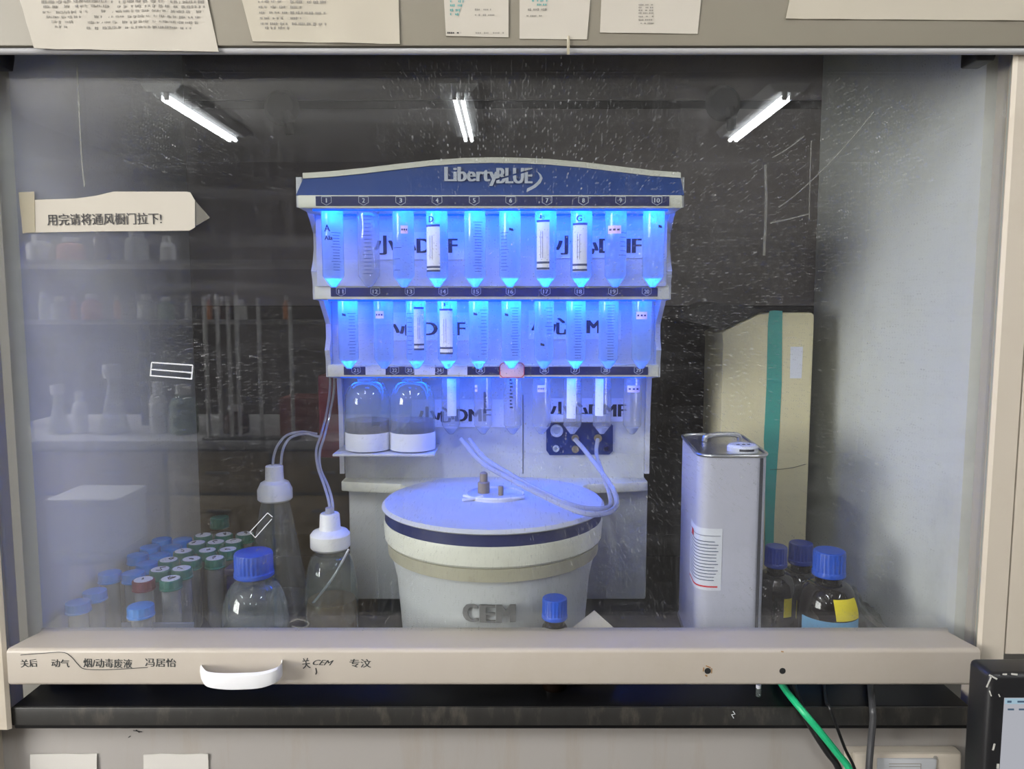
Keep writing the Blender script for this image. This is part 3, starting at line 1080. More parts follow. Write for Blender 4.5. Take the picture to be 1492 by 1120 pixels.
# the drum
DX, DY, LR = -0.0275, 1.074, 0.1625
LZ = CAMZ - 0.270
def zf(py, R): return Z(py, DY - R)
zl_b = zf(781, LR)
prof = [(0.0, LZ + 0.003), (0.06, LZ + 0.0028), (0.13, LZ + 0.001), (LR - 0.004, LZ - 0.001), (LR, LZ - 0.005), (LR, zl_b + 0.002), (LR - 0.003, zl_b), (0.0, zl_b)]
lid = obj('lid', lathe(bm_new(), prof, 96, (DX, DY, 0)), M_panel, synth)
RB = 0.158
z_a = zf(797, RB)
obj('navy_band', lathe(bm_new(), [(RB, zl_b), (RB + 0.0005, z_a)], 96, (DX, DY, 0)), M_navy, synth)
z_b = zf(829, RB - 0.001)
obj('upper_ring', lathe(bm_new(), [(RB - 0.004, z_a + 0.002), (RB + 0.001, z_a), (RB + 0.002, z_a - 0.004), (RB + 0.0005, z_b + 0.003), (RB - 0.002, z_b)], 96, (DX, DY, 0)), M_cream, synth)
z_c = zf(850, RB - 0.006)
obj('lower_ring', lathe(bm_new(), [(RB - 0.006, z_b), (RB - 0.0025, z_b - 0.0018), (RB - 0.004, z_c + 0.002), (RB - 0.010, z_c)], 96, (DX, DY, 0)), M_dirt, synth)
obj('drum_body', lathe(bm_new(), [(RB - 0.009, z_c + 0.001), (RB - 0.0105, z_c - 0.008), (0.1415, zf(885, 0.142)), (0.134, WZ + 0.006), (0.128, WZ)], 96, (DX, DY, 0)), M_body, synth)
# raised letters on the drum
b = bm_new()
zc = zf(892, 0.141)
def on_cone(u, v, d):
    z = zc + v
    t_ = (z - WZ) / (z_c - WZ)
    r = 0.1335 + (RB - 0.0105 - 0.1335) * max(0, min(1, t_)) + 0.0012 + d
    a = u / 0.141 - 0.045
    return Vector((DX + 0.004 + r * math.sin(a), DY - r * math.cos(a), z))
for ch_, uo in (('C', -0.0235), ('E', -0.0015), ('M', 0.0215)):
    lettering(b, ch_, lambda u, v, d, uo=uo: on_cone(u + uo, v, d), 0.0205 if ch_ != 'M' else 0.025, 0.0245, 0.0, 0.002, 0.0, 0.0021, 4)
obj('raised_letters', b, M_letter, synth)
# lid fittings
lc = Vector((DX + 0.003, DY + 0.005, LZ))
b = bm_new()
lathe(b, [(0.0, 0.0035), (0.038, 0.0035), (0.0405, 0.0045), (0.042, 0.007), (0.0435, 0.0045), (0.044, 0.002)], 48, lc)
obj('lid_ring', b, M_panel, lid)
b = bm_new()
lathe(b, [(0.0, 0.0), (0.009, 0.0), (0.009, 0.016), (0.006, 0.018), (0.006, 0.030), (0.0035, 0.032), (0.0, 0.032)], 20, lc + Vector((-0.018, 0.015, 0.003)))
obj('spigot', b, mat('grimy_spigot', (150, 136, 118), 0.5, var=0.2), lid)
b = bm_new()
lathe(b, [(0.0, 0.0), (0.004, 0.0), (0.004, 0.014), (0.0, 0.015)], 14, lc + Vector((0.008, 0.0, 0.003)))
obj('spigot', b, mat('grimy_spigot', (150, 136, 118), 0.5, var=0.2), lid)
b = bm_new()
tube(b, [lc + Vector((-0.046, -0.014, 0.006)), lc + Vector((-0.030, -0.030, 0.006)), lc + Vector((-0.004, -0.036, 0.006)), lc + Vector((0.02, -0.034, 0.006)), lc + Vector((0.042, -0.022, 0.006))], 0.0022, 8)
tube(b, [lc + Vector((-0.046, -0.040, 0.006)), lc + Vector((-0.030, -0.032, 0.006)), lc + Vector((-0.018, -0.026, 0.008))], 0.0022, 8)
obj('lid_hose', b, M_white, lid)

# port panel on the column
PY = COL + 0.002
b = bm_new()
pp = [(796, 622), (800, 616), (890, 616), (893, 620), (893, 657), (888, 662), (801, 663), (796, 656)]
prism(b, [at(px, py, PY) for px, py in pp], (0, 0.006, 0))
port = obj('port_panel', b, mat('port_panel_blue', (26, 50, 112), 0.4, var=0.2, scale=60), synth)
for px, py, r, m_ in ((811, 627, 0.0105, M_line), (810, 653, 0.0055, M_line), (838, 638, 0.006, M_brass), (838, 654, 0.006, M_brass), (871, 638, 0.0065, M_brass), (884, 653, 0.0055, M_navy)):
    b = bm_new()
    lathe(b, [(r * 0.55, 0.002), (r * 0.6, 0.006), (r * 0.95, 0.006), (r, 0.004), (r, 0.0)], 24, mtx=Matrix.Translation(at(px, py, PY)) @ Matrix.Rotation(PI / 2, 4, 'X'))
    lathe(b, [(0.0, 0.0025), (r * 0.58, 0.0025)], 24, mtx=Matrix.Translation(at(px, py, PY)) @ Matrix.Rotation(PI / 2, 4, 'X'), cap=False)
    obj('port', b, m_, port)
# white manifold bar in front of the ports
b = bm_new()
box(b, at(804, 612, 1.205) + Vector((0, -0.004, -0.003)), at(888, 606, 1.205) + Vector((0, 0.008, 0.003)), 0.002)
obj('port_bracket', b, M_panel, port)

# paper labels with the printed warning, behind the tubes
def warn(px0, px1, py0, py1, Y, textcx, textw, texth, textcy, s='小心DMF'):
    lb = obj('warning_label', bx((X(px0, Y, py0), Y - 0.0008, Z(py1, Y)), (X(px1, Y, py0), Y, Z(py0, Y))), M_lab, synth)
    b = bm_new()
    k_ = Y / F
    lettering(b, s, on_plane(at(textcx, textcy, Y - 0.0012)), textw * k_, texth * k_, 0.0, 0.0, 0.0, 0.0014, 4)
    obj('lettering', b, M_dark, lb)
warn(542, 690, 338, 378, Y1 + 0.0355, 606, 120, 27, 357)
warn(790, 950, 336, 376, Y1 + 0.0355, 872, 124, 27, 357)
warn(545, 690, 455, 496, Y2 + 0.0355, 614, 128, 25, 478)
warn(770, 905, 452, 494, Y2 + 0.0355, 832, 116, 25, 475)
warn(600, 750, 582, 622, COL + 0.0055, 662, 108, 24, 604)
warn(796, 918, 580, 614, COL + 0.0055, 857, 112, 24, 597)

# hoses from the ports over the lid
hose = []
Yh = 1.185
hpts = [at(838, 640, 1.200), at(852, 656, 1.170), at(872, 682, 1.12), at(893, 712, 1.06), at(898, 736, 1.02), at(880, 748, 0.965), at(845, 746, 0.950), at(790, 722, 0.985), at(740, 696, 1.04), at(700, 672, 1.12), at(672, 640, 1.18)]
lone('clear_hose', tb(hpts, 0.0038, 10), M_line2, 'clear plastic hose looping from the ports over the white lid, outer of two', 'hose', group='clear hoses over the drum lid')
hpts = [at(871, 640, 1.200), at(869, 660, 1.175), at(878, 690, 1.12), at(887, 716, 1.07), at(889, 736, 1.04), at(870, 741, 0.985), at(835, 736, 0.97), at(785, 714, 1.0), at(742, 690, 1.05), at(706, 667, 1.12), at(684, 640, 1.18)]
lone('clear_hose', tb(hpts, 0.0034, 10), M_line2, 'clear plastic hose looping from the ports over the white lid, inner of two', 'hose', group='clear hoses over the drum lid')

# blue light strips and diodes of the instrument
LEDC = (0.0, 0.10, 1.0)
def strip(Yf, Yb, z, p, q, parent):
    """one row of diodes behind the front lip of the rail, one above the tier back"""
    for Y, pw, tilt in ((Yf, p, 0.55), (Yb, q, -0.2)):
        b = bx((XC - HW + 0.02, Y - 0.002, z - 0.0022), (XC + HW - 0.02, Y + 0.002, z - 0.0002))
        obj('light_strip', b, emitter('blue_led_strip', LEDC, 2.0), parent)
        o = light('blue_light', 'AREA', (XC, Y, z - 0.004), LEDC, pw, parent, shape='RECTANGLE', size=2 * HW - 0.04, size_y=0.006)
        o.rotation_euler = (tilt, 0, 0)
strip(FR1 + 0.010, Y1 + 0.027, r1b, 0.42, 0.12, R1)
strip(FR2 + 0.010, Y2 + 0.027, r2b, 0.40, 0.12, R2)
strip(FR3 + 0.012, Y3 - 0.022, r3b, 0.25, 0.50, R3)

# ------------------------------------------------------------------ reagent tubes in the tiers
TR, TL = 0.0148, 0.1035
def tube_body(L=TL):
    return lathe(bm_new(), [(TR, -0.0004), (TR, -(L - 0.016)), (0.0040, -(L - 0.001)), (0.0, -L)], 28, cap=False)
def pellet(L=TL):  # added scattering cone that catches the tip spot and glows
    def r_(z): return 0.0040 + (TR - 0.0040) * ((-z) - 0) / 1
    zb_, zt2 = -(L - 0.0015), -(L - 0.0115)
    rt = 0.0040 + (TR - 0.0040) * (0.0105 / 0.015) - 0.0006
    return lathe(bm_new(), [(rt, zt2), (0.0034, zb_), (0.0, zb_ - 0.0002)], 24, cap=False)


def grads(side, n_, z0, z1, w=0.9):
    b = bm_new()
    for i in range(n_):
        z = z0 + (z1 - z0) * i / (n_ - 1)
        ww = w * (1.0 if i % 5 == 0 else 0.7)
        a0_ = side - ww / 2
        cyl_patch(b, (0, 0, 0), TR + 0.0003, a0_, a0_ + ww, z - 0.00035, z + 0.00035, 5)
    return b


def make_reagent(px, Y, ztop, label, feats, lit=1.0, L=TL, tip=1.0, powder=True):
    t = thing('reagent_tube', label, 'tube', (X(px, Y, 360), Y, ztop), 'reagent tubes in the synthesizer tiers')
    def part(name, bm, m):
        me = bpy.data.meshes.new(name)
        bm.to_mesh(me); bm.free()
        me.materials.append(m)
        me.shade_smooth()
        me.set_sharp_from_angle(angle=math.radians(40))
        o = bpy.data.objects.new(name, me)
        C.objects.link(o)
        o.parent = t
        return o
    part('tube_wall', tube_body(L), M_tubec if lit > 0.25 else M_tubeu)
    if powder:
        part('settled_powder', pellet(L), M_pellet)
    for f in feats:
        if f[0] == 'grad':
            part('graduations', grads(f[1], f[2], f[3], f[4]), M_grad)
        elif f[0] == 'label':   # ang0, ang1, z0, z1
            part('paper_label', cyl_patch(bm_new(), (0, 0, 0), TR + 0.0004, f[1], f[2], f[3], f[4]), M_lab)
            b = bm_new()
            for zz in f[5]:
                cyl_patch(b, (0, 0, 0), TR + 0.0008, f[1], f[2], zz - 0.0014, zz + 0.0014)
            for a_ in (f[1] + 0.35 * (f[2] - f[1]), f[1] + 0.5 * (f[2] - f[1])):
                cyl_patch(b, (0, 0, 0), TR + 0.0008, a_, a_ + 0.03, f[3] + 0.016, f[4] - 0.012, 1)
            part('label_print', b, M_grad)
        elif f[0] == 'txt':
            part('marking', lettering(bm_new(), f[1], on_cyl((0, 0, f[3]), TR + 0.0006, f[2]), f[4], f[5], 0.0, 0.0, 0.0, 0.0004, 3), M_dark)
        elif f[0] == 'blot':
            b = bm_new()
            for da, dz, w_, h_ in ((0, 0, 0.34, 0.003), (-0.1, 0.0012, 0.16, 0.002), (0.12, -0.0008, 0.2, 0.0024)):
                cyl_patch(b, (0, 0, 0), TR + 0.0006, f[1] + da - w_ / 2, f[1] + da + w_ / 2, f[2] + dz - h_ / 2, f[2] + dz + h_ / 2, 4)
            part('marking', b, M_dark)
        elif f[0] == 'pink':
            part('pink_label', cyl_patch(bm_new(), (0, 0, 0), TR + 0.0004, f[1], f[2], f[3] - 0.0055, f[3] + 0.0055), M_pink)
            b = bm_new()
            w_ = f[2] - f[1]
            for q in (0.12, 0.42, 0.7):
                cyl_patch(b, (0, 0, 0), TR + 0.0008, f[1] + w_ * q, f[1] + w_ * (q + 0.17), f[3] - 0.0012, f[3] + 0.0012, 3)
            part('label_print', b, M_dark)
        elif f[0] == 'vtxt':
            b = bm_new()
            for i in range(f[4]):
                z = f[2] + (f[3] - f[2]) * i / (f[4] - 1)
                cyl_patch(b, (0, 0, 0), TR + 0.0006, f[1] - 0.1, f[1] + 0.1 + 0.06 * (i % 3), z - 0.0011, z + 0.0011, 3)
            part('marking', b, M_dark)
        elif f[0] == 'white':
            part('paper_label', cyl_patch(bm_new(), (0, 0, 0), TR + 0.0004, f[1], f[2], f[3], f[4]), M_lab)
    if lit > 0.02:
        light('blue_diode', 'POINT', ORG[t] + Vector((0, 0, -0.007)), LEDC, LED_POWER * lit, t, shadow_soft_size=0.004)
        if tip > 0:
            o = light('blue_diode', 'SPOT', ORG[t] + Vector((0, 0, -0.03)), LEDC, LED_POWER * 75.0 * lit * tip, t, shadow_soft_size=0.002, spot_size=math.radians(24), spot_blend=0.5)  # extra spot added inside the tube to light up its tip
    for ch in t.children:
        if ch.type == 'LIGHT':
            pass
    return t


za, zb2, zc3 = r1b, r2b, r3b
LBX = (0.06, 0.12)
SPEC1 = [
    ('tube marked A in the top tier, first from the paper sign side', [('txt', 'A', -0.25, -0.024, 0.009, 0.009), ('txt', 'Ala', -0.15, -0.037, 0.012, 0.006), ('grad', 0.55, 14, -0.03, -0.08)], 1.0, 1.0),
    ('unlit clear empty tube in the top tier, beside the tube marked A', [('grad', 0.1, 16, -0.008, -0.085)], 0.0, 0.0),
    ('top tier tube with a small pink mark, left of the tube marked D', [('pink', -0.1, 0.55, -0.026), ('grad', -0.5, 3, -0.05, -0.08)], 0.55, 0.35),
    ('tube marked D with a striped paper label in the top tier', [('txt', 'D', -0.45, -0.012, 0.008, 0.008), ('label', -1.1, 0.35, -0.082, -0.022, (-0.0205, -0.076, -0.081))], 1.0, 1.0),
    ('unmarked graduated tube in the top tier, beside the tube marked D', [('grad', 0.35, 18, -0.016, -0.082)], 0.9, 0.9),
    ('top tier tube with one dark blot, in the middle of the row', [('blot', 0.1, -0.026), ('grad', -0.6, 12, -0.03, -0.08)], 1.1, 1.0),
    ('top tier tube with a striped paper label, left of the tube marked G', [('txt', 'E', -0.35, -0.009, 0.007, 0.005), ('label', -0.95, 0.3, -0.080, -0.016, (-0.0145, -0.070, -0.078))], 1.0, 1.0),
    ('tube marked G with a striped paper label in the top tier', [('txt', 'G', -0.3, -0.011, 0.008, 0.008), ('label', -0.95, 0.45, -0.082, -0.020, (-0.0185, -0.073, -0.080))], 1.05, 1.1),
    ('top tier tube with a pink paper label, right of the tube marked G', [('pink', -0.9, 0.35, -0.026), ('grad', 0.6, 6, -0.03, -0.06)], 0.5, 0.35),
    ('top tier tube with a dark blot at the solvent tin end', [('blot', 0.4, -0.022)], 0.95, 0.9),
]
for px, (lb, ft, lit, tip) in zip(T1X, SPEC1):
    make_reagent(px, Y1, za, lb, ft, lit, TL, tip, lit > 0.1)
SPEC2 = [
    ('middle tier tube with a dark blot, first from the paper sign side', [('blot', -0.2, -0.022), ('grad', 0.6, 14, -0.02, -0.08)], 0.95, 1.0),
    ('middle tier tube with a faint pink label, second from the paper sign side', [('pink', -0.7, 0.2, -0.022)], 0.3, 0.25),
    ('middle tier tube with an off centre striped label, left of the tube marked F', [('label', -0.1, 0.95, -0.074, -0.014, (-0.012, -0.066, -0.073)), ('grad', -0.6, 10, -0.02, -0.08)], 0.9, 0.9),
    ('tube marked F with a striped paper label in the middle tier', [('txt', 'F', -0.05, -0.007, 0.006, 0.005), ('label', -0.75, 0.6, -0.080, -0.016, (-0.0145, -0.071, -0.079))], 1.0, 1.0),
    ('middle tier tube with a dark blot and graduations, right of the tube marked F', [('blot', -0.3, -0.021), ('grad', 0.6, 14, -0.015, -0.08)], 1.0, 1.0),
    ('middle tier tube with a dark blot, directly above the pink sticker', [('blot', -0.5, -0.022), ('grad', 0.4, 18, -0.012, -0.082)], 1.0, 1.0),
    ('pale middle tier tube with a small ring mark low down', [('grad', 0.55, 8, -0.012, -0.05), ('blot', -0.2, -0.066)], 0.6, 0.5),
    ('strongly graduated glowing tube in the middle tier with no paper label', [('grad', 0.15, 20, -0.008, -0.086)], 1.05, 1.0),
    ('weakly lit graduated tube in the middle tier, next to the end tube', [('grad', 0.1, 20, -0.008, -0.088)], 0.5, 0.4),
    ('middle tier tube with a pink paper label at the solvent tin end', [('pink', -0.75, 0.35, -0.023)], 0.3, 0.2),
]
for px, (lb, ft, lit, tip) in zip(T2X, SPEC2):
    make_reagent(px, Y2, zb2, lb, ft, lit, TL, tip, True)
SPEC3 = [
    ('bottom tier tube beside the clear bottles, with a plain paper strip', [('white', -0.3, 0.7, -0.066, -0.006)], 0.22),
    ('bottom tier tube with a column of small dark print', [('vtxt', 0.2, -0.028, -0.06, 12), ('pink', -1.0, -0.6, -0.022)], 0.18),
    ('bottom tier tube with a ladder of dark ticks, under the pink sticker', [('vtxt', -0.2, -0.008, -0.052, 9)], 0.14),
    ('bottom tier tube with a small pink label, left of the port panel', [('pink', -0.5, 0.3, -0.022)], 0.10),
    ('bottom tier tube with a long white label over the port panel', [('white', -0.75, 0.25, -0.070, -0.004), ('grad', 0.7, 6, -0.01, -0.03)], 0.08),
    ('bottom tier tube with a narrow white label over the far port', [('white', -0.95, 0.0, -0.066, -0.006), ('grad', 0.6, 6, -0.01, -0.03)], 0.08),
    ('bottom tier tube with a pink label at the solvent tin end', [('pink', -0.75, 0.65, -0.0225)], 0.10),
]
for px, (lb, ft, lit) in zip(T3X, SPEC3):
    make_reagent(px, Y3, zc3, lb, ft, lit, 0.098, 0.0, True)


# ------------------------------------------------------------------ bottles
def ribbed_cap(name, c, r, h, m, parent, ribs=24, flare=1.0):
    b = bm_new()
    c = Vector(c)
    n_ = ribs * 4
    rings = []
    prof_ = [(0.94, 0.0), (1.0 * flare, h * 0.04), (1.0 * flare, h * 0.18), (0.97, h * 0.22), (0.97, h * 0.88), (0.93, h * 0.97), (0.86, h)]
    for i, (f, z) in enumerate(prof_):
        ring = []
        for k in range(n_):
            rr = r * f
            if 3 <= i <= 4 and (k // 2) % 2:
                rr *= 0.965
            a = 2 * PI * k / n_
            ring.append(b.verts.new(c + Vector((rr * math.cos(a), rr * math.sin(a), z))))
        rings.append(ring)
    for a_, d_ in zip(rings, rings[1:]):
        for k in range(n_):
            j = (k + 1) % n_
            b.faces.new((a_[k], a_[j], d_[j], d_[k]))
    b.faces.new(rings[-1]); b.faces.new(list(reversed(rings[0])))
    return obj(name, b, m, parent, 30)


def bottle_profile(r, H, rn, hs, hn):
    """r body radius, H total to mouth, rn neck radius, hs shoulder start, hn neck start"""
    p = [(0.0, 0.0), (r * 0.9, 0.0), (r, 0.004), (r, hs)]
    for i in range(1, 8):
        t_ = i / 8
        a = t_ * PI / 2
        p.append((rn + (r - rn) * math.cos(a) ** 0.9, hs + (hn - hs) * math.sin(a) ** 1.1))
    p += [(rn, hn), (rn, H)]
    return p


# two clear bottles in the bottom tier
for i, (px, lb) in enumerate(((536, 'clear reagent bottle with white lower band in the bottom tier, next to the maroon cover'), (601, 'clear reagent bottle with white lower band in the bottom tier, next to the tubes'))):
    Yb = 1.165
    z0 = Z(660, 1.135) + 0.0005
    c = Vector((X(px, Yb, 610), Yb, z0))
    t = thing('reagent_bottle', lb, 'bottle', c, 'clear bottles in the bottom tier')
    Hh = r3b - z0 - 0.004
    R_ = 0.0355
    obj('glass_body', lathe(bm_new(), bottle_profile(R_, Hh, 0.016, Hh * 0.66, Hh * 0.95), 40, c, cap=False), M_glass, t)
    obj('paper_band', lathe(bm_new(), [(R_ + 0.0004, 0.002), (R_ + 0.0004, Z(632, Yb - 0.03) - z0)], 40, c, cap=False), M_lab, t)
    obj('liquid', lathe(bm_new(), [(0.0, 0.001), (R_ - 0.002, 0.001), (R_ - 0.002, Hh * 0.42), (0, Hh * 0.42)], 32, c), thin_plastic('bottle_liquid_%d' % i, ((176, 160, 166), (168, 174, 206))[i], 0.72, 0.2, 0.08, 0.03, 0.2), t)
# tray that carries them
bt = bm_new()
box(bt, (XC - HW + 0.009, 1.128, Z(660, 1.135) - 0.004), (X(636, 1.165, 640), COL + 0.006, Z(660, 1.135)), 0.001)
obj('bottle_tray', bt, M_panel, synth)

# Schott style bottle with blue cap near the sash
Yb = 0.985
c = Vector((X(371, Yb, 860), Yb, WZ))
t = thing('media_bottle', 'round clear glass bottle with a ribbed blue screw cap close behind the sash rail', 'bottle', c)
zcap0, zcap1 = Z(848, Yb - 0.025) - WZ, Z(806, Yb - 0.02) - WZ
obj('glass_body', lathe(bm_new(), bottle_profile(0.045, zcap0 + 0.012, 0.0195, 0.055, zcap0 - 0.006), 48, c, cap=False), M_glass, t)
obj('liquid', lathe(bm_new(), [(0, 0.003), (0.042, 0.003), (0.042, 0.05), (0, 0.05)], 40, c), M_clearliq, t)
ribbed_cap('cap', c + Vector((0, 0, zcap0)), 0.0265, zcap1 - zcap0 - 0.004, M_bluecap, t, 28)
b = bm_new()
for k_ in range(5):   # crumpled plastic film inside
    tube(b, [c + Vector((random.uniform(-0.035, 0.035), random.uniform(-0.03, 0.0), random.uniform(0.02, 0.06))) for _ in range(5)], 0.0012, 5)
obj('film_folds', b, M_glass, t)

# conical flask with white stopper
Yb = 1.16
c = Vector((X(402, Yb, 760), Yb, WZ))
t = thing('conical_flask', 'clear conical flask with a white stepped stopper and thin hoses behind the blue capped bottle', 'flask', c)
zs0 = Z(733, Yb - 0.02) - WZ
obj('glass_body', lathe(bm_new(), [(0, 0), (0.050, 0), (0.0545, 0.004), (0.0545, 0.012), (0.050, 0.024), (0.024, zs0 - 0.012), (0.0205, zs0), (0.0205, zs0 + 0.02)], 48, c, cap=False), M_glass, t)
obj('liquid', lathe(bm_new(), [(0, 0.003), (0.0515, 0.003), (0.0525, 0.012), (0.0485, 0.024), (0, 0.024)], 40, c), M_clearliq, t)
zs1, zs2 = Z(703, Yb - 0.02) - WZ, Z(680, Yb - 0.012) - WZ
st = obj('stopper', lathe(bm_new(), [(0.0, zs0), (0.024, zs0), (0.027, zs0 + 0.003), (0.027, zs0 + 0.018), (0.022, zs1 - 0.004), (0.0145, zs1), (0.0135, zs2 - 0.001), (0.012, zs2), (0, zs2)], 40, c), M_ptfe, t)
for k_, pts in enumerate(([(397, 681, 1.16), (399, 664, 1.165), (405, 648, 1.17), (418, 634, 1.18), (440, 629, 1.19), (462, 632, 1.20)], [(409, 681, 1.16), (411, 660, 1.165), (416, 646, 1.17), (426, 636, 1.18), (445, 632, 1.19), (465, 636, 1.2)])):
    obj('hose', tb([at(*q) for q in pts], 0.0022, 8), M_line2, t)

# waste bottle with white cap and tubing
Yb = 1.055
c = Vector((X(483, Yb, 860), Yb, WZ))
t = thing('waste_bottle', 'glass bottle of brownish liquid with a white stepped cap and hoses beside the drum', 'bottle', c)
zs0 = Z(806, Yb - 0.025) - WZ
obj('glass_body', lathe(bm_new(), bottle_profile(0.0385, zs0 + 0.01, 0.0215, 0.058, zs0 - 0.008), 44, c, cap=False), M_glass, t)
obj('liquid', lathe(bm_new(), [(0, 0.003), (0.0365, 0.003), (0.0365, 0.058), (0.034, 0.064), (0, 0.064)], 40, c), M_brownliq, t)
zs1, zs2 = Z(776, Yb - 0.02) - WZ, Z(751, Yb - 0.014) - WZ
obj('cap', lathe(bm_new(), [(0.0, zs0), (0.026, zs0), (0.0285, zs0 + 0.003), (0.0285, zs0 + 0.021), (0.025, zs1 - 0.003), (0.0165, zs1), (0.0150, zs1 + 0.003), (0.0140, zs2 - 0.002), (0.0125, zs2), (0, zs2)], 44, c), M_ptfe, t)
obj('hose_fitting', lathe(bm_new(), [(0, zs2), (0.0065, zs2), (0.006, zs2 + 0.008), (0, zs2 + 0.008)], 20, c), M_line2, t)
for pts in ([(481, 748, 1.055), (479, 730, 1.07), (472, 706, 1.10), (463, 680, 1.14), (461, 655, 1.17), (468, 632, 1.20), (476, 600, 1.22), (481, 560, 1.23), (478, 500, 1.24), (474, 445, 1.24)],
            [(485, 748, 1.055), (484, 730, 1.07), (478, 708, 1.10), (467, 682, 1.14), (466, 658, 1.17), (473, 634, 1.20), (481, 600, 1.22), (487, 560, 1.23), (484, 500, 1.24), (480, 445, 1.24)]):
    obj('hose', tb([at(*q) for q in pts], 0.0021, 8), M_line2, t)
for pts in ([(508, 800, 1.035), (492, 830, 1.035), (475, 855, 1.035), (455, 880, 1.04)],):
    obj('dip_tube', tb([at(*q) for q in pts], 0.0018, 8), M_line2, t)

# small amber bottle before the drum, and the folded paper beside it
Yb = 0.957 - 0.02
def amber(px, pycap1, pycap0, Yb, label, rb, capr, m_cap, tilt=0, H=None, extras=None):
    c = Vector((X(px, Yb, pycap0), Yb, WZ))
    t = thing('amber_bottle', label, 'bottle', c, 'amber glass bottles with blue caps')
    z1_ = Z(pycap1, Yb) - WZ
    z0_ = Z(pycap0, Yb - capr) - WZ
    rn = capr * 0.78
    hs = max(0.02, z0_ - (rb - rn) * 1.7 - 0.008)
    obj('glass_body', lathe(bm_new(), bottle_profile(rb, z0_ + 0.006, rn, hs, z0_ - 0.008), 40, c, cap=False), M_amber, t)
    ribbed_cap('cap', c + Vector((0, 0, z0_)), capr, z1_ - z0_, m_cap, t, 22)
    return t, c, hs, z0_
tt, c, hs, z0_ = amber(808, 870, 908, 0.918, 'small amber bottle with blue cap in front of the drum', 0.0165, 0.0165, M_bluecap)
b = bm_new()
cyl_patch(b, c, 0.0169, -1.2, -0.2, hs * 0.75, hs * 0.98)
obj('yellow_label', b, M_yellow, tt)
b = bm_new()
q = [at(800, 930, 0.915), at(900, 930, 0.925), at(862, 889, 0.95), at(846, 900, 0.94)]
prism(b, [at(834, 914, 0.93), at(866, 889, 0.945), at(894, 914, 0.93), at(900, 990, 0.93), at(826, 990, 0.93)], (0, 0.0006, 0))
lone('folded_paper', b, M_paper, 'folded white paper standing behind the rail beside the small blue capped bottle', 'paper')

tt, c, hs, z0_ = amber(1207, 801, 846, 1.00, 'amber bottle with bright blue cap and a yellow tag on its shoulder', 0.0405, 0.0222, M_bluecap)
b = bm_new()
cyl_patch(b, c, 0.0409, -1.3, 0.9, 0.01, hs - 0.004)
obj('blue_label', b, M_lblue, tt)
b = bm_new()
def shoulder(u, v):
    z = hs + v
    prf = bottle_profile(0.0405, z0_ + 0.006, 0.0222 * 0.78, hs, z0_ - 0.008)
    r = 0.0405
    for (ra, zza), (rb_, zzb) in zip(prf, prf[1:]):
        if zza <= z <= zzb and zzb > zza:
            r = ra + (rb_ - ra) * (z - zza) / (zzb - zza)
    r += 0.0012
    return c + Vector((r * math.sin(u), -r * math.cos(u), z))
nu, nv = 8, 6
g = []
for j in range(nv + 1):
    row = []
    for i in range(nu + 1):
        u = -0.12 + i / nu * 0.95 + j / nv * -0.10
        v = -0.002 + j / nv * 0.028
        row.append(b.verts.new(shoulder(u, v)))
    g.append(row)
for j in range(nv):
    for i in range(nu):
        b.faces.new((g[j][i], g[j][i + 1], g[j + 1][i + 1], g[j + 1][i]))
obj('yellow_tag', b, M_yellow, tt)['label'] = 'yellow paper tag'
tt, c, hs, z0_ = amber(1166, 790, 826, 1.115, 'amber bottle with dark blue cap just behind the yellow tagged bottle', 0.034, 0.0185, M_bluecap2)
tt, c, hs, z0_ = amber(1130, 795, 830, 1.075, 'amber bottle with dark blue cap half hidden behind the solvent tin', 0.030, 0.0165, M_bluecap2)
b = bm_new()
cyl_patch(b, c, 0.0304, 0.1, 0.55, hs - 0.03, hs - 0.002)
obj('yellow_tag', b, M_yellow, tt)

# ------------------------------------------------------------------ solvent tin
ca = [at(1019, 661, 0.985), at(1123, 661, 0.985)]
ztin = Z(661, 0.985)
c0, c1 = Vector((X(1019, 0.985, 661), 0.985)), Vector((X(1122, 0.985, 661), 0.985))
ycb = 1.165
def xz(px, Yv): return X(px, Yv, 627)
dvec = Vector((xz(992, ycb) - c0.x, ycb - 0.985))
cor = [c0, c1, c1 + dvec, c0 + dvec]
cen = sum(cor, Vector((0, 0))) / 4
tin = thing('solvent_tin', 'tall white rectangular metal solvent tin with a silver top and wrap-around label', 'tin', (cen.x, cen.y, WZ))


def rounded(cor, rad, n=6):
    out = []
    for i in range(4):
        p, a, d = cor[i], cor[i - 1], cor[(i + 1) % 4]
        v1, v2 = (a - p).normalized(), (d - p).normalized()
        s, e = p + v1 * rad, p + v2 * rad
        for k in range(n + 1):
            t_ = k / n
            out.append((1 - t_) ** 2 * s + 2 * t_ * (1 - t_) * p + t_ ** 2 * e)
    return out
def offs(pts, d):
    m_ = sum(pts, Vector((0, 0))) / len(pts)
    return [p + (p - m_).normalized() * d for p in pts]
rc = rounded(cor, 0.024)
b = bm_new()
prism(b, [(p.x, p.y, WZ) for p in rc], (0, 0, ztin - 0.004 - WZ))
body = obj('tin_body', b, M_can, tin)
